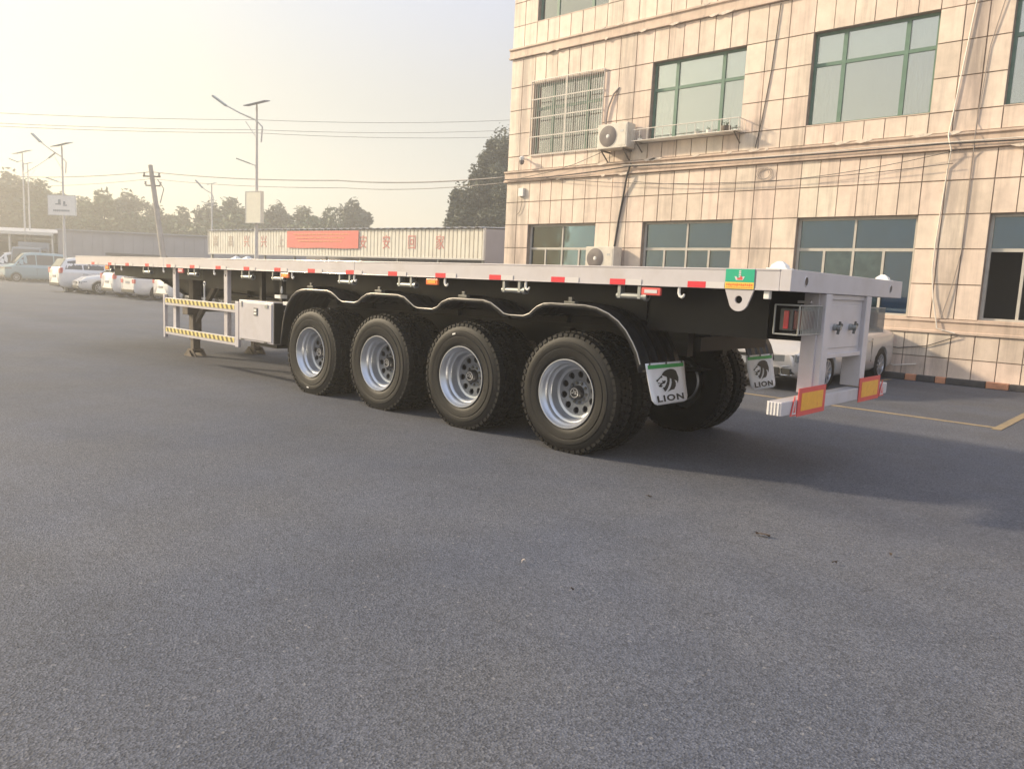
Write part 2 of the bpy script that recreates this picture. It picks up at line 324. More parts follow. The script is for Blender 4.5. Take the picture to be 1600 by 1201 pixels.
# ------------------------------------------------------------------ helpers
class MB:
    def __init__(s): s.v = []; s.f = []
    def quad(s, *p):
        i = len(s.v); s.v += [tuple(q) for q in p]; s.f.append(tuple(range(i, i + len(p))))
    def box(s, x0, x1, y0, y1, z0, z1):
        i = len(s.v)
        s.v += [(x, y, z) for x in (x0, x1) for y in (y0, y1) for z in (z0, z1)]
        for f in ((0, 1, 3, 2), (4, 6, 7, 5), (0, 4, 5, 1), (2, 3, 7, 6), (0, 2, 6, 4), (1, 5, 7, 3)):
            s.f.append(tuple(i + k for k in f))
        return s
    def obox(s, c, a, b, d):
        """oriented box: centre and three half vectors"""
        c, a, b, d = map(Vector, (c, a, b, d)); i = len(s.v)
        for x in (-1, 1):
            for y in (-1, 1):
                for z in (-1, 1): s.v.append(tuple(c + a * x + b * y + d * z))
        for f in ((0, 1, 3, 2), (4, 6, 7, 5), (0, 4, 5, 1), (2, 3, 7, 6), (0, 2, 6, 4), (1, 5, 7, 3)):
            s.f.append(tuple(i + k for k in f))
        return s
    def beam(s, a, b, w, h=None, up=(0, 0, 1)):
        a, b = Vector(a), Vector(b); h = h or w; d = (b - a); l = d.length; d.normalize(); up = Vector(up)
        if abs(d.dot(up)) > 0.95: up = Vector((1, 0, 0))
        x = d.cross(up).normalized(); z = x.cross(d).normalized()
        return s.obox((a + b) / 2, d * l / 2, x * w / 2, z * h / 2)
    def tube(s, pts, r, n=8, cap=True):
        pts = [Vector(p) for p in pts]; rings = []
        rr = r if isinstance(r, (list, tuple)) else [r] * len(pts)
        ref = None
        for k, p in enumerate(pts):
            d = (pts[min(k + 1, len(pts) - 1)] - pts[max(k - 1, 0)]).normalized()
            if ref is None:
                ref = Vector((0, 0, 1)) if abs(d.z) < 0.9 else Vector((1, 0, 0))
            x = d.cross(ref).normalized(); y = x.cross(d).normalized(); ref = y
            i = len(s.v)
            for j in range(n):
                a = 2 * pi * j / n; s.v.append(tuple(p + (x * cos(a) + y * sin(a)) * rr[k]))
            rings.append(i)
        for a, b in zip(rings, rings[1:]):
            for j in range(n): s.f.append((a + j, a + (j + 1) % n, b + (j + 1) % n, b + j))
        if cap:
            s.f.append(tuple(rings[0] + j for j in range(n))[::-1]); s.f.append(tuple(rings[-1] + j for j in range(n)))
        return s
    def lathe(s, prof, n=32, axis='y', c=(0, 0, 0)):
        """prof = [(along axis, radius)]"""
        i = len(s.v)
        for a, r in prof:
            for j in range(n):
                t = 2 * pi * j / n
                p = (r * cos(t), a, r * sin(t)) if axis == 'y' else ((a, r * cos(t), r * sin(t)) if axis == 'x' else (r * cos(t), r * sin(t), a))
                s.v.append((p[0] + c[0], p[1] + c[1], p[2] + c[2]))
        for k in range(len(prof) - 1):
            for j in range(n):
                s.f.append((i + k * n + j, i + k * n + (j + 1) % n, i + (k + 1) * n + (j + 1) % n, i + (k + 1) * n + j))
        return s
    def prism(s, poly, axis, a0, a1):
        """poly in the two other axes (in order), extruded along axis from a0 to a1"""
        def P(u, v, a): return (a, u, v) if axis == 'x' else ((u, a, v) if axis == 'y' else (u, v, a))
        n = len(poly); i = len(s.v)
        s.v += [P(u, v, a0) for u, v in poly] + [P(u, v, a1) for u, v in poly]
        s.f.append(tuple(range(i, i + n))[::-1]); s.f.append(tuple(range(i + n, i + 2 * n)))
        for k in range(n): s.f.append((i + k, i + (k + 1) % n, i + n + (k + 1) % n, i + n + k))
        return s
    def mesh(s, name, m, smooth=False, bevel=0):
        me = bpy.data.meshes.new(name); me.from_pydata(s.v, [], s.f)
        bm = bmesh.new(); bm.from_mesh(me)
        bmesh.ops.recalc_face_normals(bm, faces=bm.faces)
        if bevel:
            bmesh.ops.remove_doubles(bm, verts=bm.verts, dist=1e-5)
            ed = [e for e in bm.edges if len(e.link_faces) == 2 and e.calc_face_angle(0) > 0.6]
            bmesh.ops.bevel(bm, geom=ed, offset=bevel, segments=2, affect='EDGES', profile=0.5)
        bm.to_mesh(me); bm.free()
        if m: me.materials.append(M[m] if isinstance(m, str) else m)
        if smooth:
            for p in me.polygons: p.use_smooth = True
            if smooth != 2:
                try: me.set_sharp_from_angle(angle=R(40))
                except Exception: pass
        me.update()
        return me
    def build(s, name, m, parent=None, smooth=False, bevel=0, loc=None, kind=None):
        return put(name, s.mesh(name, m, smooth, bevel), parent, loc, kind)

def put(name, me, parent=None, loc=None, kind=None, rz=0):
    o = bpy.data.objects.new(name, me); COL.objects.link(o)
    if parent: o.parent = parent
    if loc: o.location = loc
    if rz: o.rotation_euler.z = rz
    if kind: o['kind'] = kind
    return o
def tag(o, label=None, cat=None, group=None, kind=None):
    if label: o['label'] = label
    if cat: o['category'] = cat
    if group: o['group'] = group
    if kind: o['kind'] = kind
    return o
def empty(name, loc, label, cat, group=None, rz=0):
    o = bpy.data.objects.new(name, None); COL.objects.link(o); o.location = loc; o.rotation_euler.z = rz
    o.empty_display_size = 0.3
    return tag(o, label, cat, group)
def children(o): return [c for c in COL.objects if c.parent == o]
def copy_tree(o, parent=None):
    c = o.copy(); COL.objects.link(c); c.parent = parent
    for ch in children(o): copy_tree(ch, c)
    return c
def text_mesh(s, size, m, offset=0.0, spc=1.0, extrude=0.001, align='CENTER'):
    cu = bpy.data.curves.new('txt', 'FONT'); cu.body = s; cu.size = size; cu.offset = offset; cu.extrude = extrude
    cu.align_x = align; cu.align_y = 'CENTER'; cu.resolution_u = 3; cu.space_character = spc
    o = bpy.data.objects.new('txt', cu); COL.objects.link(o)
    dg = bpy.context.evaluated_depsgraph_get(); dg.update()
    me = bpy.data.meshes.new_from_object(o.evaluated_get(dg))
    bpy.data.objects.remove(o); bpy.data.curves.remove(cu)
    me.materials.clear(); me.materials.append(M[m]); me.name = 'lettering'
    return me

# ------------------------------------------------------------------ ground
g = MB()
xs = [-240, -160, -110, -80, -60, -45, -30, -20, -10, 0, 10, 25, 50]; ys = [-50, -30, -15, -5, 5, 15, 30, 60, 100, 170]
for a, b in zip(xs, xs[1:]):
    for c, d in zip(ys, ys[1:]): g.quad((a, c, 0), (b, c, 0), (b, d, 0), (a, d, 0))
gm = g.mesh('ground', 'asphalt'); bm = bmesh.new(); bm.from_mesh(gm); bmesh.ops.remove_doubles(bm, verts=bm.verts, dist=1e-4); bm.to_mesh(gm); bm.free()
tag(put('asphalt_ground', gm), kind='structure')
# painted parking lines, 4 mm above the asphalt
pl = MB()
for x in (0.40, -2.25, -4.9, -7.55, -10.2): pl.box(x - 0.05, x + 0.05, 5.35, 10.3, 0.002, 0.006)
pl.box(-10.2, 0.35, 5.47, 5.57, 0.002, 0.005)
tag(pl.build('parking_line_markings', 'line'), kind='structure')

# ------------------------------------------------------------------ office building
YB = 10.88
BX0, BX1, BTOP = -12.92, 9.3, 12.1
bld = empty('office_building', (BX0, YB, 0), 'three storey office building clad in stained pinkish beige stone tiles behind the trailer', 'building')
def bb(mb, name, m, **k):
    """build in world coordinates under the building empty"""
    o = mb.build(name, m, bld, **k); o.location = (-BX0, -YB, 0); return o
bays = [(-12.06, -9.77), (-8.35, -6.0), (-4.54, -2.22), (-1.03, 1.29), (2.78, 5.1), (6.5, 8.8)]
floors = [(1.18, 3.10), (4.95, 6.79), (8.39, 10.22)]
# wall shell: vertical strips with openings, tiles sit 2 cm in front
w = MB()
edges = [BX0] + [v for b in bays for v in b] + [BX1]
for i in range(0, len(edges), 2): w.box(edges[i], edges[i + 1], YB, YB + 0.25, 0, BTOP)
for a, b in bays:
    zs = [0] + [v for f in floors for v in f] + [BTOP]
    for i in range(0, len(zs), 2): w.box(a, b, YB, YB + 0.25, zs[i], zs[i + 1])
bb(w, 'wall', 'joint')
w = MB(); w.box(BX0, BX0 + 0.25, YB + 0.25, YB + 12, 0, BTOP); w.box(BX1 - 0.25, BX1, YB + 0.25, YB + 12, 0, BTOP); w.box(BX0 + 0.25, BX1 - 0.25, YB + 11.75, YB + 12, 0, BTOP)
bb(w, 'side_wall', 'ledge')
bb(MB().box(BX0 + 0.25, BX1 - 0.25, YB + 0.25, YB + 11.75, BTOP - 0.5, BTOP - 0.3), 'roof', 'shedroof')
w = MB(); w.box(BX0 + 0.25, BX1 - 0.25, YB + 1.6, YB + 1.7, 0, BTOP - 0.5)
for z in (0.0, 4.1, 7.5): w.box(BX0 + 0.25, BX1 - 0.25, YB + 0.25, YB + 1.6, z, z + 0.2)
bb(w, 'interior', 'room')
# tiles
GAP = 0.02
cols_p = [[-12.92, -12.5, -12.06], [-9.77, -9.31, -8.84, -8.35], [-6.0, -5.55, -5.07, -4.54], [-2.22, -1.81, -1.42, -1.03], [1.29, 1.75, 2.25, 2.78], [5.1, 5.55, 6.02, 6.5], [8.8, 9.3]]
cols_all = []
for i, c in enumerate(cols_p):
    cols_all += [(a, b, 'p') for a, b in zip(c, c[1:])]
    if i < len(bays):
        a, b = bays[i]; cols_all += [(a + (b - a) * k / 6, a + (b - a) * (k + 1) / 6, 'w') for k in range(6)]
tiles = []
for z0, z1, both in ((0.02, 0.46, 1), (0.46, 0.905, 1), (1.18, 1.82, 0), (1.82, 2.47, 0), (2.47, 3.10, 0), (3.10, 3.71, 1), (3.71, 4.255, 1), (4.565, 4.95, 1), (4.95, 5.56, 0), (5.56, 6.18, 0), (6.18, 6.79, 0),
                     (6.79, 7.545, 1), (7.835, 8.39, 1), (8.39, 9.0, 0), (9.0, 9.61, 0), (9.61, 10.22, 0), (10.22, 10.97, 1), (11.25, 12.1, 1)):
    for a, b, t in cols_all:
        if both or t == 'p': tiles.append((a, b, z0, z1))
camp = m.translation
def px(P):
    d = Vector(P) - camp; z = d.dot(F_)
    if z < 0.1: return None
    return (800 + 1195.4 * d.dot(R_) / z, 600.5 - 1195.4 * d.dot(U_) / z, z)
def vis(tl):
    a, b, z0, z1 = tl; q = px(((a + b) / 2, YB, (z0 + z1) / 2))
    if not q or not (-20 < q[0] < 1620 and -20 < q[1] < 1220): return 1e9
    if z1 < 1.5 and a < -2.3: return 1e8      # behind the trailer
    return q[2]
tiles.sort(key=vis)
tcache = {}
for n_, (a, b, z0, z1) in enumerate(tiles[:300]):
    wq, hq = round(b - a, 2), round(z1 - z0, 2)
    if (wq, hq) not in tcache:
        t_ = MB().box(-(wq - GAP) / 2, (wq - GAP) / 2, -0.022, 0, -(hq - GAP) / 2, (hq - GAP) / 2)
        tcache[(wq, hq)] = t_.mesh('cladding_tile', 'tile')
    o = put('cladding_tile', tcache[(wq, hq)], bld, ((a + b) / 2 - BX0, -random.uniform(0.0, 0.004), (z0 + z1) / 2))
    o.rotation_euler = (random.uniform(-.004, .004), 0, random.uniform(-.005, .005))
rest = MB()
for a, b, z0, z1 in tiles[300:]: rest.box(a + GAP / 2, b - GAP / 2, YB - 0.022, YB, z0 + GAP / 2, z1 - GAP / 2)
bb(rest, 'cladding', 'tile_i', kind='stuff')
# ledges: plinth cap and storey bands, each with two lips
def ledge(z0, z1, out):
    l = MB()
    l.prism([(YB, z0), (YB - out, z0 + .005), (YB - out, z0 + .045), (YB - out * .55, z0 + .06), (YB - out * .55, z1 - .07), (YB - out, z1 - .05), (YB - out, z1 - .012), (YB, z1)], 'x', BX0 - out * .8, BX1)
    bb(l, 'ledge', 'ledge')
ledge(4.255, 4.565, 0.09); ledge(7.545, 7.835, 0.09); ledge(10.97, 11.25, 0.09)
ledge(0.905, 1.18, 0.06)
bb(MB().box(BX0 - 0.04, BX1, YB - 0.05, YB + 0.3, BTOP, BTOP + 0.08), 'coping', 'ledge')
# peeled plaster scraps along the ledges
pc = MB()
for z, zz in ((7.835, 7.545), (4.565, 4.255)):
    for k in range(16):
        x = random.uniform(-12, 1); l_ = random.uniform(.08, .45); zc = random.choice((z, zz + .02))
        pts = [(x, zc - .02), (x + l_ * .3, zc - .045 - random.random() * .02), (x + l_ * .8, zc - .03), (x + l_, zc + .004), (x + l_ * .5, zc + .012 + random.random() * .012)]
        pc.prism(pts, 'y', YB - .098, YB - .088)
bb(pc, 'peeling_plaster', 'plaster', kind='stuff')

def window(a, b, z0, z1, style):
    d = 0.10       # recess of the frame behind the tile face
    fy = YB + d
    fm = MB(); t = 0.055; H = z1 - z0
    fm.box(a, b, fy, fy + .06, z1 - t, z1); fm.box(a, b, fy, fy + .06, z0, z0 + t)
    fm.box(a, a + t, fy, fy + .06, z0 + t, z1 - t); fm.box(b - t, b, fy, fy + .06, z0 + t, z1 - t)
    panes = []
    if style == 'up':
        x1, x2 = a + 0.26 * (b - a), a + 0.76 * (b - a); zt = z0 + 0.66 * H
        for x in (x1, x2): fm.box(x - .04, x + .04, fy - .005, fy + .055, z0 + t, z1 - t)
        for p, q in ((a + t, x1 - .04), (x1 + .04, x2 - .04), (x2 + .04, b - t)): fm.box(p, q, fy, fy + .055, zt - .035, zt + .035)
        for i, (p, q) in enumerate(((a + t, x1 - .04), (x1 + .04, x2 - .04), (x2 + .04, b - t))):
            panes.append((p, q, z0 + t, zt - .035, 'blindlow' if i == 1 else 'curtain')); panes.append((p, q, zt + .035, z1 - t, 'sky_reflection'))
    else:
        zt = z0 + 0.665 * H; xm = (a + b) / 2
        fm.box(a + t, b - t, fy, fy + .055, zt - .03, zt + .03)
        fm.box(xm - .022, xm + .022, fy, fy + .055, zt + .03, z1 - t)
        c1, c2, c3 = a + .25 * (b - a), xm, a + .75 * (b - a)
        for c in (c1, c2, c3): fm.box(c - .024, c + .024, fy, fy + .055, z0 + t, zt - .03)
        panes += [(a + t, xm - .022, zt + .03, z1 - t, 'blue'), (xm + .022, b - t, zt + .03, z1 - t, 'blue')]
        cc = [a + t] + [v for c in (c1, c2, c3) for v in (c - .024, c + .024)] + [b - t]
        for i in range(0, 8, 2):
            panes.append((cc[i], cc[i + 1], z0 + t, zt - .03, 'paper' if style == 'paper' and i in (2, 4) else ('open' if style == 'open' and i < 4 else 'blue')))
    o = bb(fm, 'window', 'green' if style == 'up' else 'alu')
    for p, q, u, v, s in panes:
        if s != 'open':
            pm = MB().box(p, q, fy + .022, fy + .030, u, v).build('pane', 'glassU' if style == 'up' else 'glassG', o)
        else:
            continue
    # curtains and paper behind the glass, plus sheets coloured as reflections
    if style == 'up':
        for p, q, u, v, s in panes:
            mm = {'sky_reflection': 'sky_reflection', 'curtain': 'curtain', 'blindlow': 'curtain'}[s]
            c = MB(); n = 7; yb = fy + (.11 if s == 'sky_reflection' else .13)
            amp = 0.002 if s != 'curtain' else 0.010
            for k in range(n * 2):
                xa, xb = p + (q - p) * k / (2 * n), p + (q - p) * (k + 1) / (2 * n)
                ya, yb2 = yb + amp * (k % 2), yb + amp * ((k + 1) % 2)
                c.quad((xa, ya, u - .03), (xb, yb2, u - .03), (xb, yb2, v + .03), (xa, ya, v + .03))
            c.build('curtain' if s != 'sky_reflection' else 'sky_reflection', mm, o)
    else:
        for p, q, u, v, s in panes:
            if s == 'blue': MB().box(p - .02, q + .02, fy + .09, fy + .1, u, v).build('reflection_sheet', 'reflect_blue', o)
            if s == 'paper': MB().box(p - .02, q + .02, fy + .06, fy + .065, u, v).build('paper_cover', 'curtainW', o)
    return o
wins = {}
for i, (a, b) in enumerate(bays):
    wins[(0, i)] = window(a, b, *floors[0], {2: 'paper', 3: 'open'}.get(i, 'low'))
    wins[(1, i)] = window(a, b, *floors[1], 'up')
    wins[(2, i)] = window(a, b, *floors[2], 'up')
# stone reveal sills
for f in floors:
    for a, b in bays: bb(MB().box(a + .002, b - .002, YB - .03, YB + .1, f[0] - .004, f[0] + .016), 'sill', 'ledge')
# security grille in front of the first upper window
gr = MB(); a, b = -12.1, -9.72; z0, z1 = 4.93, 6.86; y = YB - 0.07
for z in [z0, z0 + .48, z0 + .97, z0 + 1.45, z1]: gr.beam((a, y, z), (b, y, z), .022, .028)
for k in range(34):
    x = a + (b - a) * k / 33; gr.tube([(x, y - .012, z0), (x, y - .012, z1)], .0075, 6)
for x in (a, (a + b) / 2, b):
    gr.beam((x, y, z0), (x, y, z1), .024)
    for z in (z0 + .02, z1 - .02): gr.beam((x, y, z), (x, YB + .01, z), .018)
gr.build('security_grille', 'pipe', wins[(1, 0)])

# ---- things fixed to the facade
def ac_unit(x, z, label, group='air conditioner outdoor units on the facade'):
    r = empty('air_conditioner', (x, YB - 0.08, z), label, 'air conditioner', group)
    c = MB().box(0, .86, -.34, 0, 0, .58).build('casing', 'acw', r, bevel=.012)
    MB().lathe([(-.347, .0), (-.352, .05), (-.352, .235), (-.34, .25)], 28, 'y', (.30, 0, .29)).build('fan_guard', 'acd', r, smooth=True)
    gg = MB()
    for q in (.08, .12, .16, .20, .24):
        gg.tube([(.30 + q * cos(t * pi / 12), -.357, .29 + q * sin(t * pi / 12)) for t in range(25)], .003, 5, False)
    gg.build('guard_ring', 'acd', r)
    MB().lathe([(-.362, 0), (-.365, .03), (-.35, .05)], 16, 'y', (.30, 0, .29)).build('fan_hub', 'whitecap', r)
    MB().box(.60, .82, -.346, -.34, .05, .53).build('side_panel', 'acw', r)
    MB().box(.66, .75, -.350, -.345, .36, .41).build('maker_plate', 'hubmark', r)
    s = MB()
    for q in (.1, .74): s.beam((q, .07, -.03), (q, -.36, -.03), .035); s.beam((q, .07, -.32), (q, -.30, -.04), .025); s.beam((q, .07, -.34), (q, .07, 0), .03)
    s.build('bracket', 'rust', r)
    return r
ac_unit(-9.55, 4.83, 'cream air conditioner unit on brackets between barred window and flower rack')
ac_unit(-9.72, 1.90, 'cream air conditioner unit in front of the ground floor window, topped by a cable')
def hang(name, pts, r, m, label, cat='cable', group=None, n=6):
    return tag(MB().tube(pts, r, n).build(name, m, smooth=True), label, cat, group)
def sag(a, b, s, n=14):
    a, b = Vector(a), Vector(b); return [a.lerp(b, k / n) - Vector((0, 0, s * 4 * (k / n) * (1 - k / n))) for k in range(n + 1)]
hang('refrigerant_pipe', [(-9.28, YB - .03, 6.35), (-9.42, YB - .06, 6.2), (-9.55, YB - .07, 5.9), (-9.6, YB - .07, 5.6), (-9.58, YB - .08, 5.36)], .022, 'cableg', 'dark curved insulated pipe rising above the upper air conditioner', 'pipe')
hang('refrigerant_pipe', [(-8.75, YB - .1, 4.5), (-8.83, YB - .12, 4.2), (-8.95, YB - .05, 3.7), (-9.05, YB - .05, 3.1), (-9.12, YB - .05, 2.5)], .024, 'cable', 'black insulated pipe dropping from ledge to the lower air conditioner', 'pipe')
y = YB - 0.13
hang('cable_bundle', sag((-12.9, y, 4.33), (-8.8, y, 4.42), .05, 8) + sag((-8.8, y, 4.42), (-1.9, y, 4.36), .03, 8)[1:] + sag((-1.9, y, 4.36), (9.0, y, 4.42), .1, 10)[1:], .016, 'cable', 'black cable bundle strung along the ledge above ground floor')
hang('facade_cable', sag((-9.0, y, 4.46), (-3.2, y, 4.40), .04, 8) + sag((-3.2, y, 4.40), (8.0, y, 4.42), .05, 8)[1:], .010, 'pipe', 'pale thin cable running beside the black bundle on the ledge')
hang('facade_cable', sag((-11.4, y, 4.30), (-1.7, y, 4.0), .25, 16), .007, 'cable', 'thin black cable sagging across tiles from grille corner to white pipe')
hang('facade_cable', sag((-8.6, y, 4.05), (-1.6, y, 4.24), .28, 16), .006, 'cable', 'thinnest cable drooping lowest over the ground floor tiles')
hang('facade_cable', [(-12.3, y, 4.34), (-11.2, y, 4.45), (-10.4, y, 4.6), (-9.5, y, 4.85)], .007, 'cable', 'thin cable climbing diagonally to the upper air conditioner')
hang('drain_pipe', [(-1.62, YB - .05, 7.8), (-1.64, YB - .05, 6.84), (-1.84, YB - .05, 4.62), (-1.83, YB - .13, 4.5), (-1.76, YB - .13, 4.24), (-1.80, YB - .05, 3.94), (-1.86, YB - .045, 2.6), (-1.86, YB - .05, 2.1), (-1.80, YB - .06, 1.6), (-1.66, YB - .09, 1.0), (-1.35, YB - .09, .93)], .012, 'pipe', 'thin white pipe running down the facade between the right hand windows', 'pipe', None, 8)
hang('black_cable', [(-1.05, YB - .06, 7.5), (-1.35, YB - .04, 6.0), (-1.42, YB - .04, 4.7), (-1.40, YB - .13, 4.4), (-1.41, YB - .04, 4.1), (-1.42, YB - .035, 2.4), (-1.50, YB - .05, 1.8), (-1.62, YB - .07, 1.2)], .008, 'cableg', 'black cable hanging down the joint right of the white pipe')
hang('black_cable', [(-5.30, YB - .04, 7.5), (-5.38, YB - .04, 6.2), (-5.50, YB - .04, 5.2), (-5.6, YB - .05, 4.6)], .010, 'cable', 'dark cable on the pier between the two green framed windows')
cc_ = [(-5.4 + .16 * cos(t * .5) + .012 * t * .3, YB - .05 - .003 * (t % 3), 4.05 + .12 * sin(t * .5)) for t in range(34)]
hang('coiled_cable', cc_, .005, 'cableg', 'coil of spare cable hung under the ledge above trailer tail')
hang('wall_cable', [(-1.3, YB - .07, .88), (-1.8, YB - .05, .66), (-2.3, YB - .05, .58), (-3.0, YB - .05, .66)], .009, 'cable', 'black cable looping low over wall tiles beside parked silver sedan')
hang('wall_cable', [(-1.95, YB - .06, .30), (-2.15, YB - .09, .27), (-2.35, YB - .08, .24), (-2.6, YB - .06, .34), (-2.7, YB - .04, .6)], .014, 'pipe', 'short pale cable end curled at the wall foot beside kerb')
# security cameras
def seccam(x, z, label):
    r = empty('security_camera', (x, YB - .022, z), label, 'camera', 'small cameras at the building corner')
    MB().beam((0, 0, 0), (0, -.2, -.02), .03).build('bracket', 'pipe', r)
    MB().lathe([(-.02, .0), (-.02, .06), (.05, .075), (.08, .05), (.1, 0)], 14, 'z', (0, -.22, -.04)).build('housing', 'whitecap', r, smooth=True)
    MB().lathe([(-.14, .0), (-.12, .045), (-.06, .07), (-.02, .07)], 14, 'z', (0, -.22, -.04)).build('dome', 'acd', r, smooth=True)
seccam(-12.2, 4.85, 'dark dome camera on white bracket at the building corner')
jb = empty('junction_box', (-12.32, YB - .022, 3.86), 'small white junction box below the dome camera', 'box')
MB().box(-.09, .09, -.08, 0, 0, .22).build('housing', 'whitecap', jb, bevel=.008)
MB().tube([(.02, -.04, 0), (.03, -.04, -.2), (-.05, -.03, -.42), (-.16, -.03, -.5)], .006, 5).build('cord', 'cable', jb)
# flower rack under window
fr = empty('flower_rack', (-8.6, YB - .022, 4.96), 'white metal flower rack fixed below the second floor window', 'rack')
f = MB(); LW, D, H = 2.72, .32, .26
for z in (0, H): f.tube([(0, 0, z), (0, -D, z), (LW, -D, z), (LW, 0, z)], .011, 6)
for k in range(14):
    x = LW * k / 13; f.tube([(x, -D, 0), (x, -D, H)], .008, 6)
for k in range(4):
    for x in (0, LW): f.tube([(x, -D * k / 4, 0), (x, -D * k / 4, H)], .008, 6)
f.build('railing', 'pipe', fr)
s = MB()
for k in range(9): s.box(.01, LW - .01, -D + .01 + k * .034, -D + .032 + k * .034, -.004, .008)
s.build('shelf_slat', 'acw', fr)
s = MB()
for x in (.1, LW - .1): s.beam((x, 0, -.22), (x, -D, -.01), .02); s.beam((x, 0, 0), (x, -D, -.008), .02)
s.build('bracket', 'rust', fr)
for x, r_, mm, lb in ((2.35, .11, 'rust', 'brown bowl shaped flower pot at the right end of rack'), (1.95, .07, 'whitecap', 'small white pot beside the brown bowl on rack'), (1.65, .06, 'acw', 'small cream pot left of the white one on rack'), (.12, .06, 'whitecap', 'small white pot alone at left end of rack')):
    pt = empty('flower_pot', (-8.6 + x, YB - .19, 4.968), lb, 'flower pot', 'pots on the flower rack')
    MB().lathe([(0, 0), (0, r_ * .7), (r_ * .6, r_), (r_ * 1.2, r_), (r_ * 1.2, r_ * .9), (r_, r_ * .85)], 18, 'z').build('pot', mm, pt, smooth=True)
    lf = MB()
    for q in range(26):
        c = Vector((random.uniform(-.8, .8) * r_, random.uniform(-.8, .8) * r_, r_ * 1.2 + random.random() * r_ * 1.1)); d = Vector((random.random() - .5, random.random() - .5, random.random() - .2)).normalized() * r_ * .35
        e_ = d.cross(Vector((0, 0, 1))) * .5; lf.quad(c - d, c + e_, c + d, c - e_)
    lf.build('leaves', 'leafA', pt)

# kerb along the wall foot, painted black and orange
kb = MB().box(BX0, BX1, 10.66, YB, 0, .09).build('wall_kerb', 'concrete'); tag(kb, kind='structure')
x = BX0; i = 0
random.seed(3)
kc = {}
while x < BX1:
    l_ = [0.42, .5, .46, .18, .3, .16, .62, .34][i % 8] + .02; key = (i % 8, i % 2)
    if key not in kc: kc[key] = MB().box(0.004, l_ - .004, 10.55, 10.658, 0, .118).mesh('kerb_stone', 'kerbo' if i % 2 else 'kerbb', bevel=.012)
    o = put('kerb_stone', kc[key], kb, (x, 0, random.uniform(-.004, .004))); x += l_; i += 1

# ------------------------------------------------------------------ flatbed trailer (x: rear 0, front -13.7; y: near side 0, far side 2.5)
random.seed(11)
TR = empty('flatbed_trailer', (0, 0, 0), 'long pale four axle flatbed semi trailer standing on its landing legs', 'trailer')
TR.rotation_euler.y = -0.0024
H, HB, LN = 1.63, 0.15, 13.72
# side rails in welded lengths with a thin lip along top and bottom
for y0, y1, s in ((0, .07, -1), (2.43, 2.5, 1)):
    for a, b in ((-LN, -9.9), (-9.897, -4.98), (-4.977, -.262), (-.259, -.081)):
        r = MB().box(a, b, y0, y1, H - HB, H)
        yo = y0 if s < 0 else y1
        r.box(a, b, min(yo, yo + s * .004), max(yo, yo + s * .004), H - .012, H - .0005)
        r.box(a, b, min(yo, yo + s * .003), max(yo, yo + s * .003), H - HB + .0005, H - HB + .01)
        r.build('side_rail', 'white', TR, bevel=.003)
rb = MB().box(-.08, 0, 0, 2.5, H - HB, H)
rb.build('rear_beam', 'white', TR, bevel=.004)
for y in (.26, 2.17):
    MB().lathe([(0.0006, 0), (0.0012, .030), (.001, .0)], 18, 'x', (0, y, 1.555)).build('bolt_hole', 'hub', TR)
    MB().lathe([(0.0, .030), (0.004, .032), (.004, .036), (0, .040)], 18, 'x', (0, y, 1.555)).build('hole_rim', 'white', TR, smooth=True)
MB().box(-LN, -LN + .08, .07, 2.43, H - HB, H).build('front_beam', 'white', TR)
MB().box(-LN + .08, -.08, .07, 2.43, H - .012, H - .006).build('deck_plate', 'dsteel', TR)
cmz = MB()
for k in range(34): x = -.6 - k * .385; cmz.box(x - .03, x + .03, .07, 2.43, H - .13, H - .013)
cmz.build('cross_beam', 'chassis', TR, kind='stuff')
# main I beams, deep at the back, shallow at the gooseneck
for y in (.80, 1.62):
    b_ = MB()
    prof = [(-13.6, 1.50), (-.12, 1.50), (-.12, 1.115), (-9.2, 1.02), (-10.9, 1.03), (-11.9, 1.27), (-13.6, 1.30)]
    b_.prism(prof, 'y', y + .045, y + .06)
    low = prof[2:]
    for p, q in zip(low, low[1:]): b_.beam((p[0], y + .052, p[1]), (q[0], y + .052, q[1]), .14, .016)
    b_.box(-13.6, -.12, y - .02, y + .125, 1.495, 1.5)
    b_.build('main_beam', 'chassis', TR)
    st = MB()
    for k in range(16): st.box(-1.0 - k * .78, -.99 - k * .78, y - .01, y + .045, 1.08 if k < 11 else 1.3, 1.49)
    st.build('web_stiffener', 'chassis', TR, kind='stuff')
# outer dark apron panel set back below the rail (box section)
MB().box(-1.35, -.30, .36, .375, 1.12, 1.478).build('inner_panel', 'chassis', TR)
MB().box(-9.3, -1.35, .34, .355, 1.20, 1.478).build('inner_panel', 'chassis', TR)
MB().box(-13.2, -9.3, .5, .515, 1.30, 1.478).build('inner_panel', 'chassis2', TR)
# reflective tape: red and white plates along the rail
redx = [-.79, -1.5, -2.12, -2.87, -3.62, -4.37, -5.13, -5.9, -6.66, -7.43, -8.21, -9.0, -9.79, -10.58, -11.37, -12.12, -12.9]
rm = MB().box(0, .150, -.0055, -.0042, 1.483, 1.528).mesh('red_tape', 'red'); wm = MB().box(.152, .30, -.0055, -.0042, 1.483, 1.528).mesh('white_tape', 'wtape')
for x in redx:
    put('red_tape', rm, TR, (x, 0, 0)); put('white_tape', wm, TR, (x, 0, 0))
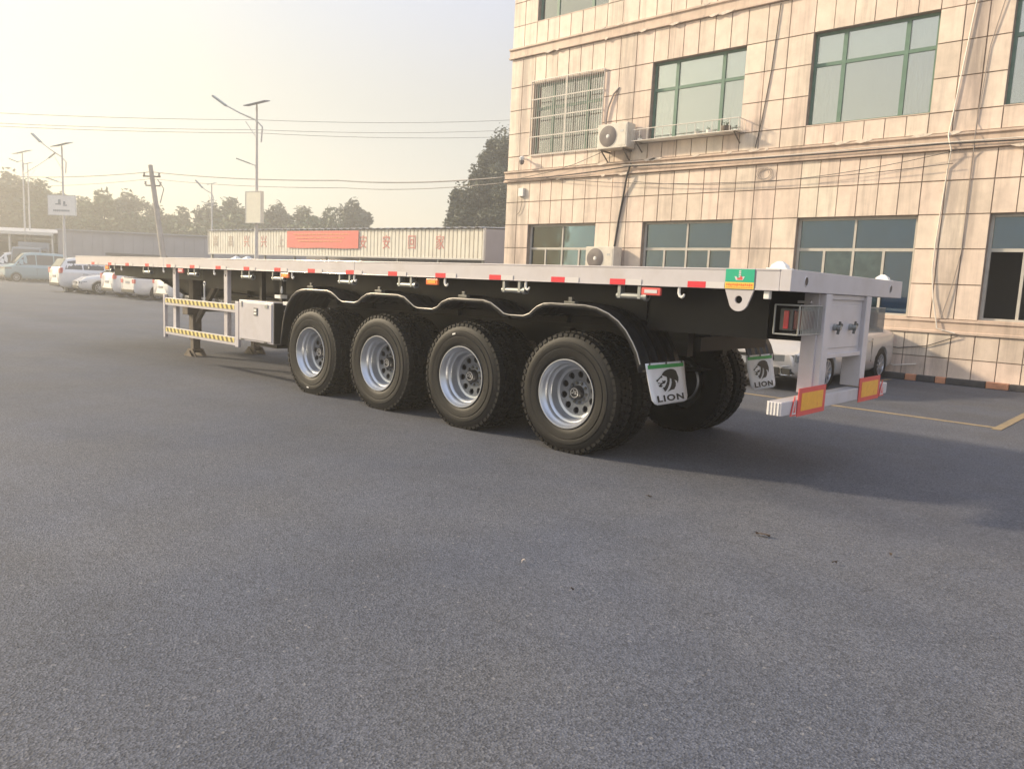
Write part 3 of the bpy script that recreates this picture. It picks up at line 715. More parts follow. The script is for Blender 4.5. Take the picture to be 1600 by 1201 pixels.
# rivets
# winches (strap rollers) under the rail
def winch(x):
    w_ = MB()
    for q in (0, .19): w_.box(x + q, x + q + .03, .01, .075, 1.375, 1.479)
    o = w_.build('strap_winch', 'steel', TR, bevel=.003)
    MB().lathe([(x - .015, 0), (x - .015, .024), (x + .245, .024), (x + .245, 0)], 14, 'x', (0, .035, 1.395)).build('roller', 'steel', o, smooth=True)
    MB().lathe([(x + .245, 0), (x + .245, .034), (x + .275, .034), (x + .275, 0)], 14, 'x', (0, .035, 1.395)).build('ratchet', 'steel', o, smooth=True)
    MB().lathe([(x + .2755, 0), (x + .276, .012), (x + .277, 0)], 10, 'x', (0, .035, 1.395)).build('hole', 'hub', o)
for x in (-1.43, -2.71, -4.22, -5.29, -6.74, -7.52, -9.1, -10.7, -12.3): winch(x)
hk = MB().tube([(0, .02, 1.481), (0, .018, 1.435), (.01, .016, 1.415), (.03, .014, 1.405), (.045, .012, 1.415), (.05, .012, 1.43)], [.012, .012, .012, .011, .010, .007], 8).mesh('rope_hook', 'whitecap', smooth=True)
for x in (-.87, -2.43, -3.5, -5.0, -6.28, -8.3, -9.95, -11.6, -13.1): put('rope_hook', hk, TR, (x, 0, 0))
hk2 = MB().box(0, .045, .02, .06, 1.42, 1.479).mesh('lamp_block', 'whitecap', bevel=.006); put('marker_block', hk2, TR, (-.20, 0, 0))
for x, mm in ((-1.2, 'redpaint'), (-3.77, 'orange'), (-6.52, 'orange'), (-9.42, 'redpaint'), (-12.3, 'orange')):
    o = MB().box(x, x + .175, .004, .03, 1.408, 1.468).build('side_marker_lamp', mm, TR, bevel=.006)
    MB().box(x + .03, x + .145, .001, .004, 1.425, 1.452).build('lamp_window', 'wtape' if mm == 'redpaint' else 'amber', o)
# towing lug with hole and the sticker above it
lug = MB(); n = 20; cx_, cz_ = -.375, 1.412
out = [(-.485, 1.479), (-.455, 1.40)] + [(cx_ + .075 * cos(t), cz_ - .012 + .075 * sin(t)) for t in [pi * 1.08 + pi * .84 * k / 10 for k in range(11)]] + [(-.295, 1.40), (-.265, 1.479)]
bmh = bmesh.new()
def plate_hole(out, hc, hr, y0, y1, name, mm, par):
    me = MB(); nn = 24; C = hc
    def ray(a):
        d = (cos(a), sin(a)); best = None
        for p, q in zip(out, out[1:] + out[:1]):
            ex, ez = q[0] - p[0], q[1] - p[1]; den = d[0] * ez - d[1] * ex
            if abs(den) < 1e-9: continue
            t = ((p[0] - C[0]) * ez - (p[1] - C[1]) * ex) / den; u = ((p[0] - C[0]) * d[1] - (p[1] - C[1]) * d[0]) / den
            if t > 0 and -1e-6 <= u <= 1 + 1e-6: best = t if best is None else min(best, t)
        return (C[0] + d[0] * best, C[1] + d[1] * best)
    angs = sorted([2 * pi * k / nn for k in range(nn)] + [math.atan2(p[1] - C[1], p[0] - C[0]) % (2 * pi) for p in out])
    O = [ray(a) for a in angs]; I = [(C[0] + hr * cos(a), C[1] + hr * sin(a)) for a in angs]
    for k in range(len(angs)):
        j = (k + 1) % len(angs)
        for y in (y0, y1): me.quad((O[k][0], y, O[k][1]), (O[j][0], y, O[j][1]), (I[j][0], y, I[j][1]), (I[k][0], y, I[k][1]))
        me.quad((O[k][0], y0, O[k][1]), (O[j][0], y0, O[j][1]), (O[j][0], y1, O[j][1]), (O[k][0], y1, O[k][1]))
        me.quad((I[k][0], y0, I[k][1]), (I[j][0], y0, I[j][1]), (I[j][0], y1, I[j][1]), (I[k][0], y1, I[k][1]))
    return me.build(name, mm, par)
plate_hole(out, (cx_, cz_ - .004), .028, .002, .020, 'towing_lug', 'white', TR)
st = MB().box(-.485, -.265, -.0062, -.0048, 1.532, 1.624).build('sticker', 'decalgreen', TR, )
MB().box(-.485, -.265, -.0062, -.0048, 1.484, 1.531).build('sticker_band', 'yellow', st)
em = MB()
for k in range(4): em.box(-.383, -.367, -.0072, -.0064, 1.566 + k * .013, 1.575 + k * .013)
em.prism([(-.415, 1.572), (-.40, 1.572), (-.392, 1.558), (-.36, 1.558), (-.352, 1.572), (-.337, 1.572), (-.35, 1.545), (-.402, 1.545)], 'y', -.0072, -.0064)
em.build('emblem', 'wtape', st)
er = MB().prism([(-.395, 1.56), (-.372, 1.563), (-.368, 1.58), (-.355, 1.565), (-.35, 1.552), (-.36, 1.548), (-.39, 1.548)], 'y', -.0082, -.0074)
er.build('emblem_red', 'redpaint', st)
sm = MB()
for k in range(13): x = -.475 + k * .0158; sm.box(x, x + .011, -.0072, -.0064, 1.507 - .002 * (k % 3), 1.520 + .002 * (k % 2))
for k in range(16): x = -.475 + k * .0128; sm.box(x, x + .008, -.0072, -.0064, 1.491, 1.498)
sm.build('small_print', 'orange', st)
# twist locks: flat base with a white cone
def lock(x, y, q=1.0):
    o = MB().box(x - .09 * q, x + .09 * q, y - .06, y + .06, H, H + .010).build('twist_lock', 'whitecap', TR, bevel=.004)
    c = MB(); i0 = [(x - .065 * q, y - .04), (x + .065 * q, y - .04), (x + .065 * q, y + .04), (x - .065 * q, y + .04)]
    tp = [(x - .016, y - .012), (x + .016, y - .012), (x + .016, y + .012), (x - .016, y + .012)]
    md = [(x - .06 * q, y - .036), (x + .06 * q, y - .036), (x + .06 * q, y + .036), (x - .06 * q, y + .036)]
    for A, B, za, zb in ((i0, md, H + .010, H + .035 * q), (md, tp, H + .035 * q, H + .068 * q)):
        for k in range(4): j = (k + 1) % 4; c.quad((*A[k], za), (*A[j], za), (*B[j], zb), (*B[k], zb))
    c.quad(*[(*p, H + .068 * q) for p in tp]); c.build('cone', 'whitecap', o)
for x, y in ((-.14, .12), (-.14, 2.38), (-3.27, 2.36), (-6.46, 2.36), (-12.02, 2.36), (-6.2, .12), (-7.85, .12), (-7.55, .12), (-12.2, .12), (-3.27, .12)):
    if (x, y) in ((-6.2, .12), (-3.27, .12), (-12.2, .12)): continue
    lock(x, y, .6 if x in (-7.85, -7.55) else .85)

# wheels -----------------------------------------------------------------
ZR, TRD = .535, .545
def tyre_mesh(tread=True):
    t = MB()
    prof = [(.03, .300), (.012, .315), (.004, .345), (.000, .395), (.006, .40), (.002, .41), (.004, .445), (.010, .450), (.010, .458), (.022, .490), (.034, .519), (.05, .525), (.14, .527), (.23, .525), (.246, .519), (.258, .49), (.276, .44), (.28, .39), (.275, .34), (.25, .30)]
    t.lathe(prof, 72)
    nb = 52
    if tread:
        for k in range(nb):
            a = 2 * pi * k / nb
            for y0, y1, r0, r1, w, off in ((.018, .075, .500, .539, .70, 0), (.205, .262, .500, .539, .70, 0), (.086, .137, .512, .546, .74, .5), (.143, .194, .512, .546, .74, .25)):
                aa = a + off * 2 * pi / nb; hw = pi / nb * w
                vs_ = []
                for (yy, rr) in ((y0, r0), (y1, r0), (y1, r1), (y0, r1)):
                    if y0 < .05 and yy == y0 and rr == r1: rr, yy = r1 - .012, y0 + .002
                    if y0 > .2 and yy == y1 and rr == r1: rr = r1 - .012
                    for s in (-1, 1): vs_.append((rr * cos(aa + s * hw), yy, rr * sin(aa + s * hw)))
                i = len(t.v); t.v += vs_
                for f in ((0, 1, 3, 2), (4, 6, 7, 5), (0, 6, 7, 1), (2, 3, 5, 4), (0, 2, 4, 6), (1, 7, 5, 3)): t.f.append(tuple(i + q for q in f))
    return t.mesh('tyre', 'rubber', smooth=True)
TY = tyre_mesh()
rim_p = [(.028, .296), (.018, .302), (.010, .306), (.004, .304), (.004, .296), (.016, .288), (.034, .283), (.045, .270), (.060, .262), (.085, .258), (.098, .240), (.112, .236), (.165, .232), (.178, .226), (.186, .205)]
RIM = MB().lathe(rim_p, 56).mesh('rim', 'silver', smooth=True)
def disc_mesh():
    d = MB(); ns = 10; r0, r1, rc, hr_ = .110, .206, .162, .030
    def yy(r): return .186 + .018 * ((r - r0) / (r1 - r0) - .0) * -1 + .018
    for s in range(ns):
        a0 = 2 * pi * s / ns; st_ = 2 * pi / ns; K = 16
        I = []; O = []
        for k in range(K):
            t = 2 * pi * k / K
            I.append((rc + hr_ * cos(t), hr_ * sin(t) / rc))
            c_, s_ = cos(t), sin(t); ex = (r1 - rc) if c_ > 0 else (rc - r0)
            sc = min(ex / abs(c_) if abs(c_) > 1e-6 else 9, (st_ / 2) * rc / abs(s_) if abs(s_) > 1e-6 else 9)
            O.append((rc + sc * c_, sc * s_ / rc))
        for P_ in (I, O):
            pass
        def P3(q, dy=0): a = a0 + q[1]; return (q[0] * cos(a), yy(q[0]) + dy, q[0] * sin(a))
        for k in range(K):
            j = (k + 1) % K
            d.quad(P3(O[k]), P3(O[j]), P3(I[j]), P3(I[k])); d.quad(P3(I[k]), P3(I[j]), P3(I[j], .02), P3(I[k], .02))
        # outer corner wedges
        for cs in ((r1, st_ / 2), (r1, -st_ / 2), (r0, st_ / 2), (r0, -st_ / 2)):
            best = sorted(range(K), key=lambda k: abs(O[k][0] - cs[0]) * 3 + abs(O[k][1] - cs[1]))[:2]
            d.quad(P3(cs), P3(O[best[0]]), P3(O[best[1]]))
    d.lathe([(.204, .110), (.196, .106), (.196, .0)], 40)
    return d.mesh('wheel_disc', 'discgrey', smooth=2)
DISC = disc_mesh()
BACK = MB().lathe([(.235, .22), (.235, .0)], 24).mesh('brake_drum', 'hub')
HUBM = MB().lathe([(.197, .064), (.15, .060), (.143, .056), (.137, .052), (.134, .0)], 28).mesh('hub', 'hub', smooth=True)
capring = MB().lathe([(.134, .036), (.130, .038), (.130, .043), (.134, .045)], 28)
for a in (0, .9, 2.2, 3.6): capring.obox((.018 * cos(a), .1325, .018 * sin(a)), (.012 * cos(a + .4), 0, .012 * sin(a + .4)), (0, .0015, 0), (-.004 * sin(a + .4), 0, .004 * cos(a + .4)))
CAPR = capring.mesh('hub_cap_emblem', 'hubmark', smooth=True)
nut = MB()
for k in range(10):
    a = 2 * pi * (k + .5) / 10; cx2, cz2 = .090 * cos(a), .090 * sin(a)
    nut.lathe([(.196, .013), (.180, .013), (.176, .008), (.176, 0)], 6, 'y', (cx2, 0, cz2))
NUT = nut.mesh('wheel_nuts', 'dsteel')
def wheel(x, y, far=False, outer=True):
    """tyre with its rim, disc, drum, hub and nuts as sub-parts; y = outer face plane"""
    o = put('wheel', TY, TR, (x, y, ZR - .012)); o.rotation_euler = (0, random.uniform(0, .9), pi if far else 0)
    if outer:
        for nm, me in (('rim', RIM), ('wheel_disc', DISC), ('brake_drum', BACK), ('hub', HUBM), ('hub_cap_emblem', CAPR), ('wheel_nut_ring', NUT)): put(nm, me, o)
    else: put('rim', RIM, o)
    return o
def paint_dash(w, a, r_):
    MB().obox((r_ * cos(a), -.0015, r_ * sin(a)), (-.022 * sin(a), 0, .022 * cos(a)), (0, .001, 0), (.007 * cos(a), 0, .007 * sin(a))).build('paint_dash', 'whitecap', w)
axles = [-1.93 - k * 1.323 for k in range(4)]
for x in axles:
    wn_ = wheel(x, .03); wheel(x, .345, outer=False)
    if x == axles[3]: paint_dash(wn_, R(266) + wn_.rotation_euler.y, .43)
    if x == axles[1]: paint_dash(wn_, R(104) + wn_.rotation_euler.y, .43)
    wheel(x, 2.47, far=True); wheel(x, 2.155, far=True, outer=False)
    ax = MB().tube([(x, .5, ZR), (x, 2.0, ZR)], .075, 14); ax.build('axle', 'chassis', TR, smooth=True)
    for y in (.80, 1.62):
        sp_ = MB()
        for k in range(6): sp_.beam((x - .5 + k * .06, y + .05, ZR + .17 - k * .012), (x + .5 - k * .06, y + .05, ZR + .17 - k * .012), .09, .011)
        sp_.box(x - .07, x + .07, y, y + .1, ZR + .06, ZR + .2); sp_.prism([(x - .72, 1.05), (x - .58, 1.05), (x - .60, .72), (x - .68, .72)], 'y', y, y + .1)
        sp_.build('leaf_spring', 'chassis', TR)
cr_ = MB().box(-1.02, -.98, .62, 1.88, .96, 1.08).build('rear_cross_member', 'chassis', TR)
for y in (.88, 1.55): MB().box(-6.55, -1.25, y, y + .1, .88, 1.13).build('gap_block_beam', 'chassis', TR)  # dark beams added to close bright gaps between fenders and tyres
MB().box(-6.5, -1.3, 2.13, 2.145, 1.06, 1.478).build('inner_panel', 'chassis', TR)  # far-side panel added to block light showing through the wheel gaps
at = MB().lathe([(-.35, 0), (-.34, .07), (-.30, .115), (.30, .115), (.34, .07), (.35, 0)], 24, 'x', (-8.1, 1.25, .92)).build('air_tank', 'chassis', TR, smooth=True)

# fenders: one wavy plastic strip per side, with ribs, struts and an edge tube coloured as sun glint
prof = [(-6.53, .56), (-6.50, .72), (-6.47, .86), (-6.43, .98), (-6.36, 1.09), (-6.25, 1.195), (-6.15, 1.25), (-6.05, 1.275), (-5.94, 1.285), (-5.5, 1.285), (-5.42, 1.27), (-5.34, 1.235), (-5.26, 1.19), (-5.2, 1.172), (-4.97, 1.172), (-4.90, 1.19), (-4.83, 1.235), (-4.74, 1.275), (-4.65, 1.287),
        (-4.2, 1.287), (-4.10, 1.27), (-4.02, 1.225), (-3.94, 1.18), (-3.88, 1.168), (-3.66, 1.168), (-3.59, 1.19), (-3.52, 1.245), (-3.42, 1.28), (-3.34, 1.29), (-2.94, 1.29), (-2.84, 1.27), (-2.75, 1.225), (-2.67, 1.18), (-2.6, 1.17), (-2.43, 1.172), (-2.36, 1.195), (-2.28, 1.26), (-2.2, 1.292), (-2.12, 1.30),
        (-1.74, 1.30), (-1.62, 1.285), (-1.50, 1.245), (-1.40, 1.19), (-1.32, 1.12), (-1.25, 1.03), (-1.20, .95), (-1.165, .86), (-1.15, .80)]
def weld(o, th, side):
    bm = bmesh.new(); bm.from_mesh(o.data); bmesh.ops.remove_doubles(bm, verts=bm.verts, dist=1e-4)
    bmesh.ops.recalc_face_normals(bm, faces=bm.faces); bm.to_mesh(o.data); bm.free()
    md = o.modifiers.new('thickness', 'SOLIDIFY'); md.thickness = th; md.offset = 0; md.use_even_offset = False
def fender(y0, sgn):
    f_ = MB(); th = .01
    W_ = .60
    ycs = [0, .012, .11, .118, .132, .14, .24, .248, .262, .27, .37, .378, .392, .40, .50, .508, .522, .53, .588, .60]
    hh = [-.0, .004, .004, .012, .012, .004, .004, .012, .012, .004, .004, .012, .012, .004, .004, .012, .012, .004, .004, 0]
    P = []
    for k, (x, z) in enumerate(prof):
        a, b = prof[max(k - 1, 0)], prof[min(k + 1, len(prof) - 1)]; tx, tz = b[0] - a[0], b[1] - a[1]; l_ = math.hypot(tx, tz); nx, nz = -tz / l_, tx / l_
        P.append([(x + nx * h_, y0 + sgn * yc, z + nz * h_) for yc, h_ in zip(ycs, hh)])
    for A, B in zip(P, P[1:]):
        for j in range(len(ycs) - 1): f_.quad(A[j], A[j + 1], B[j + 1], B[j])
    # side flange hanging from the outer edge
    for k in range(len(prof) - 1):
        (x0, z0), (x1, z1) = prof[k], prof[k + 1]
        cxm = (x0 + x1) / 2; ce = min(axles, key=lambda q: abs(q - cxm))
        def inn(x, z):
            dx, dz = ce - x, .53 - z; l_ = math.hypot(dx, dz); return (x + dx / l_ * .035, y0 + sgn * .002, z + dz / l_ * .035)
        f_.quad((x0, y0, z0), (x1, y0, z1), inn(x1, z1), inn(x0, z0))
    o = f_.build('wheel_fender', 'plastic', TR, smooth=2)
    weld(o, .006, 1)
    MB().tube([(x, y0 - sgn * .003, z) for x, z in prof[3:-1]], .0045, 6).build('edge_glint', 'edge', o, smooth=True)
    for x in axles:
        c = MB()
        c.box(x - .06, x + .06, y0 + (.02 if sgn > 0 else -.07), y0 + (.07 if sgn > 0 else -.02), 1.30, 1.325)
        c.box(x - .02, x + .02, y0 + (.03 if sgn > 0 else -.05), y0 + (.05 if sgn > 0 else -.03), 1.30, 1.36)
        if x == axles[1] or x == axles[3]: pass
        c.build('fender_bolt', 'dsteel', o, bevel=.004)
    for x in axles: MB().tube([(x, y0 + sgn * .05, 1.31), (x, y0 + sgn * .8, 1.30)], .018, 8).build('fender_strut', 'chassis', o)
    return o
fender(.005, 1); fender(2.495, -1)
# mud flaps with the lion head and lettering
LA = [(545, 490), (565, 450), (600, 418), (640, 400), (690, 393), (735, 400), (770, 418), (790, 436), (745, 432), (705, 438), (745, 460), (790, 482), (822, 510), (836, 545), (840, 590), (830, 648), (808, 600), (785, 565), (750, 530), (700, 485), (660, 452), (625, 450), (590, 462)]
LB = [(606, 470), (640, 468), (668, 498), (684, 545), (686, 600), (678, 655), (658, 710), (632, 750), (608, 768), (590, 735), (566, 702), (598, 695), (625, 655), (642, 600), (640, 545), (626, 505)]
LC = [(703, 528), (735, 548), (772, 592), (795, 640), (792, 690), (768, 740), (762, 690), (745, 712), (712, 750), (652, 776), (690, 728), (712, 680), (722, 625), (716, 575)]
LD = [(545, 492), (520, 520), (490, 552), (455, 570), (462, 588), (484, 600), (488, 582), (505, 562), (532, 535), (552, 508)]
LE = [(478, 602), (500, 632), (530, 622), (520, 650), (498, 660), (512, 684), (545, 690), (575, 665), (545, 660), (560, 640), (600, 632), (618, 600), (605, 575), (585, 592), (560, 580), (553, 592), (568, 608), (540, 622), (500, 614)]
LF = [(532, 526), (552, 516), (564, 520), (548, 534), (540, 542)]
LG = [(738, 430), (790, 486), (700, 470), (660, 440), (690, 430)]
def flapmap(px_, py_):
    v = (py_ - 290) / 700; lft = 280 + 135 * v; rgt = 930 + 105 * v
    return ((px_ - lft) / (rgt - lft), v + (px_ - 280) / 650 * .036)
def flap(y0, ysg):
    """y0 = left edge seen from behind"""
    Wf, Hf = .60, .335
    def P(u, v, off):   # slight backward curl towards the bottom
        yy = y0 + Wf * (u + .05 * v * (1 - u) * 1.6); zz = .868 - Hf * v
        return (-1.135 + .05 * v + .02 * v * v + off, yy, zz)
    fb = MB(); nv, nu = 8, 8
    outl = []
    gridv = [[P(u / nu, v / nv, 0) for u in range(nu + 1)] for v in range(nv + 1)]
    # rounded lower corners
    for u in (0, nu):
        s = 1 if u == 0 else -1
        x, yy, z = gridv[nv][u]; gridv[nv][u] = (x, yy + s * .025, z + .012)
    for v in range(nv):
        for u in range(nu): fb.quad(gridv[v][u], gridv[v][u + 1], gridv[v + 1][u + 1], gridv[v + 1][u])
    o = fb.build('mud_flap', 'flap', TR, smooth=2)
    weld(o, .004, -1)
    def shape(poly, name, off, mm, uv=False):
        pts = [(p if uv else flapmap(*p)) for p in poly]
        bm = bmesh.new(); vs2 = [bm.verts.new((a, b, 0)) for a, b in pts]; f = bm.faces.new(vs2)
        bmesh.ops.triangulate(bm, faces=[f]); me = bpy.data.meshes.new(name)
        for v in bm.verts: v.co = P(v.co.x, v.co.y, off)
        bm.to_mesh(me); bm.free(); me.materials.append(M[mm]); return me
    def join(ms, name, mm):
        bm = bmesh.new()
        for q in ms: bm.from_mesh(q)
        bmesh.ops.recalc_face_normals(bm, faces=bm.faces)
        me = bpy.data.meshes.new(name); bm.to_mesh(me); bm.free(); me.materials.append(M[mm]); return me
    gs = [shape([(.035 + .93 * k / 6, .045), (.035 + .93 * (k + 1) / 6, .045), (.035 + .93 * (k + 1) / 6, .135), (.035 + .93 * k / 6, .135)], 's', .006, 'flapgreen', True) for k in range(6)]
    put('green_strip', join(gs, 'green_strip', 'flapgreen'), o)
    put('lion_head', join([shape(q, 'l', .0065, 'ink') for q in (LA, LB, LC, LD, LE, LF)], 'lion_head', 'ink'), o)
    tm = text_mesh('LION', .095, 'ink', offset=.0032, extrude=0, spc=1.18)
    # map the text onto the flap surface
    xs_ = [v.co.x for v in tm.vertices]; ys_ = [v.co.y for v in tm.vertices]; a0, a1, b0, b1 = min(xs_), max(xs_), min(ys_), max(ys_)
    for v in tm.vertices:
        u = .135 + .74 * (v.co.x - a0) / (a1 - a0); w_ = .935 - .155 * (v.co.y - b0) / (b1 - b0)
        v.co = P(u, w_, .0065)
    put('lettering', tm, o)
    for u in (.08, .5, .92):
        c = P(u, .02, .006); MB().lathe([(0, .010), (.006, .010), (.007, 0)], 8, 'x', c).build('flap_bolt', 'dsteel', o)
flap(.03, 1); flap(1.80, 1)
# tail panel with posts, plates, couplings
tp = MB().box(-.16, 0, .68, .80, .72, 1.478).build('tail_post', 'white', TR, bevel=.006)
MB().box(-.16, 0, 1.58, 1.70, .72, 1.478).build('tail_post', 'white', TR, bevel=.006)
tpn = MB().box(-.05, -.035, .80, 1.58, 1.0, 1.478)
tpn.box(-.05, -.012, .80, 1.58, .985, 1.02); tpn.box(-.05, -.02, .80, 1.58, 1.44, 1.478)
tpn.prism([(.86, 1.40), (1.52, 1.40), (1.52, 1.06), (.86, 1.06)], 'x', -.035, -.028)
tpn.build('tail_panel', 'white', TR, bevel=.004)
MB().box(-.16, -.05, .66, .68, .72, 1.478).build('post_flange', 'white', TR)
for y in (.95, 1.30):
    o = MB().lathe([(-.028, .0), (-.028, .026), (.0, .026), (.0, .018), (.03, .018), (.03, 0)], 14, 'x', (0, y, 1.225)).build('air_coupling', 'steel', TR, smooth=True)
    c = MB().beam((.012, y - .01, 1.19), (.018, y + .05, 1.25), .012, .018); c.beam((.015, y, 1.225), (.015, y + .012, 1.27), .02, .014); c.beam((.015, y, 1.225), (.015, y - .02, 1.175), .018, .014)
    c.build('coupling_lever', 'dsteel', o)
bp_ = MB().box(-.11, 0, .03, 2.36, .608, .708).build('underrun_bumper', 'white', TR, bevel=.006)
for k in range(4): MB().box(-.10 + k * .024, -.092 + k * .024, .0245, .0295, .613, .703).build('ridge', 'whitecap', bp_)
for a, b, tri in ((.29, .81, (.17, .285)), (1.58, 2.11, (2.125, 2.25))):
    o = MB().box(.004, .010, a, b, .585, .79).build('rear_marking_plate', 'redpaint', TR)
    MB().box(.0105, .0125, a + .055, b - .055, .622, .753).build('yellow_field', 'amber', o)
    MB().box(.0127, .0132, b - .16, b - .155, .64, .665).build('tick_mark', 'redpaint', o)
    y0, y1 = tri; zc0, zc1 = .597, .745; ymid = (y0 + y1) / 2
    q = MB().prism([(y0, zc0), (y1, zc0), (ymid, zc1)], 'x', .004, .009).build('warning_triangle', 'redpaint', TR)
    MB().prism([(y0 + .022, zc0 + .011), (y1 - .022, zc0 + .011), (ymid, zc1 - .032)], 'x', .0095, .011).build('white_field', 'wtape', q)
    MB().prism([(y0 + .042, zc0 + .024), (y1 - .042, zc0 + .024), (ymid, zc1 - .068)], 'x', .0115, .0125).build('red_centre', 'redpaint', q)
# tail lamps in wire cages
for (a, b) in ((.24, .66), (1.72, 2.14)):
    o = MB().box(-.17, -.075, a + .02, b - .02, 1.20, 1.36).build('tail_lamp', 'dsteel', TR, bevel=.008)
    dy = (b - a - .06) / 3
    for k, mm in enumerate(('lens', 'orange', 'lens') if a < 1 else ('lens', 'orange', 'lens')):
        MB().box(-.074, -.060, a + .035 + k * dy, a + .025 + (k + 1) * dy, 1.212, 1.348).build('lens', mm if k != 1 else 'lens', o, bevel=.005)
    MB().box(-.135, -.10, a + .004, a + .019, 1.215, 1.345).build('side_lens', 'tail', o, bevel=.003)
    c = MB(); x0_, x1_, z0_, z1_ = -.20, -.02, 1.175, 1.385
    for z in (z0_, z1_): c.tube([(x0_, b, z), (x0_, a, z), (x1_, a, z), (x1_, b, z)], .006, 6)
    for x in (x0_, x1_): c.tube([(x, a, z0_), (x, a, z1_)], .007, 6)
    nb = 15
    for k in range(nb): y = a + .05 + (b - a - .05) * k / (nb - 1); c.tube([(x1_, y, z0_), (x1_, y, z1_)], .0036, 5); 
    for k in range(3): x = x0_ + .05 + k * .045; c.tube([(x, a, z1_), (x, b, z1_)], .004, 5)
    c.build('lamp_cage', 'steel', o)
    MB().box(-.20, -.10, b - .03 if a < 1 else a - .05, b + .03 if a < 1 else a + .02, 1.40, 1.42).build('cage_bracket', 'white', o)
# toolbox
tb = MB().box(-7.56, -6.68, .0, .30, .55, 1.09).build('toolbox', 'white', TR, bevel=.008)
MB().box(-6.679, -6.66, .0, .30, .56, 1.08).build('toolbox_end', 'chassis', tb)
MB().box(-7.53, -6.71, -.012, -.001, .575, 1.065).build('door', 'white', tb, bevel=.004)
lt = MB().box(-7.14, -7.05, -.02, -.0125, .90, 1.0).build('latch', 'dsteel', tb)
MB().box(-7.125, -7.065, -.026, -.0205, .955, .985).build('latch_plate', 'whitecap', tb); MB().box(-7.125, -7.065, -.026, -.0205, .915, .94).build('latch_plate', 'whitecap', tb)
MB().box(-7.47, -7.45, -.022, -.0125, 1.0, 1.07).build('hinge', 'steel', tb); MB().box(-6.86, -6.79, -.022, -.0125, 1.01, 1.05).build('hinge', 'steel', tb)
for x in (-7.45, -6.85): MB().box(x - .03, x + .03, -.02, -.0125, .556, .574).build('hinge', 'dsteel', tb)
MB().box(-7.2, -6.68, .05, .28, .50, .549).build('box_support', 'chassis', tb)
for x in (-7.35, -6.85): MB().box(x - .03, x + .03, .2, .26, 1.092, 1.478).build('box_hanger', 'chassis', tb)
for x, z in ((-6.58, 1.06), (-6.78, 1.14)): MB().box(x - .08, x + .06, .12, .22, z, z + .045).build('bracket_block', 'whitecap', tb)
# side guard frame with hazard stripes
sg = MB()
for z in (.905, .455): sg.box(-9.90, -7.69, .015, .05, z, z + .115)
sg.box(-9.96, -9.90, .01, .055, .40, 1.06); sg.box(-7.69, -7.60, .01, .055, .44, 1.06)
sgo = sg.build('side_guard', 'white', TR, bevel=.004)
for z in (.945, .495):
    MB().box(-9.88, -7.72, .0115, .0145, z, z + .062).build('hazard_band', 'hazy', sgo)
    hs_ = MB()
    for k in range(17):
        x = -9.82 + k * .126; hs_.prism([(x, z + .001), (x + .055, z + .001), (x + .02, z + .061), (x - .035, z + .061)], 'y', .0095, .0113)
    hs_.build('hazard_stripe', 'hazd', sgo, kind='stuff')
for x in (-9.67, -8.05):
    o = MB().box(x - .05, x + .05, .06, .12, .56, 1.478).build('guard_post', 'white', TR, bevel=.004)
    MB().lathe([(.0585, 0), (.0582, .018), (.0595, .019)], 12, 'y', (x, 0, 1.40)).build('bolt_hole', 'hub', o)
o = MB().tube([(-8.68, .06, 1.0), (-8.68, .06, 1.24)], .012, 8).build('lever_rod', 'whitecap', TR)
MB().tube([(-8.68 + .028 * cos(t * pi / 8), .06, 1.268 + .028 * sin(t * pi / 8)) for t in range(17)], .008, 6, False).build('ring', 'whitecap', o)
# landing legs
for y in (.70, 1.80):
    o = MB().box(-10.58, -10.42, y, y + .15, .30, 1.30)
    o.box(-10.56, -10.44, y + .015, y + .135, .13, .30)
    o = o.build('landing_leg', 'rust', TR, bevel=.01)
    f_ = MB().prism([(-10.72, .02), (-10.28, .02), (-10.42, .15), (-10.58, .15)], 'y', y - .02, y)
    f_.prism([(-10.72, .02), (-10.28, .02), (-10.42, .15), (-10.58, .15)], 'y', y + .15, y + .17)
    f_.box(-10.74, -10.26, y - .09, y + .24, .0, .018); f_.prism([(-10.66, .02), (-10.34, .02), (-10.44, .10), (-10.56, .10)], 'y', y - .06, y - .04)
    f_.tube([(-10.5, y - .04, .10), (-10.5, y + .19, .10)], .022, 8)
    f_.build('foot', 'rust', o)
    MB().beam((-10.42, y + .07, .62), (-9.75, y + .07, 1.22), .06, .08).build('brace', 'rust', o)
MB().tube([(-10.5, .86, .80), (-10.5, 1.8, .80)], .03, 8).build('leg_cross_shaft', 'dsteel', TR)
gb = MB().box(-10.6, -10.4, .60, .70, .72, .95).build('gear_box', 'rust', TR, bevel=.01)
# king pin plate and front details, hanging air line
MB().box(-13.3, -11.9, .7, 1.8, 1.262, 1.272).build('king_pin_plate', 'chassis', TR)
MB().lathe([(1.18, 0), (1.18, .045), (1.262, .045)], 16, 'z', (-12.7, 1.25, 0)).build('king_pin', 'dsteel', TR)
MB().tube([(-6.62, .08, 1.30), (-6.62, .08, 1.24), (-6.62, .08, 1.21)], [.008, .016, .010], 8).build('drain_valve', 'whitecap', TR)
sp1 = MB()
for y in (.55,): sp1.tube([(-9.2, y, 1.15), (-7.5, y, 1.12), (-5.5, y, 1.2), (-3, y, 1.19), (-.6, y, 1.2)], .014, 6); sp1.tube([(-9.2, y + .03, 1.20), (-6.5, y + .03, 1.22), (-2, y + .03, 1.23), (-.4, y + .03, 1.22)], .010, 6)
sp1.build('air_line', 'chassis', TR)

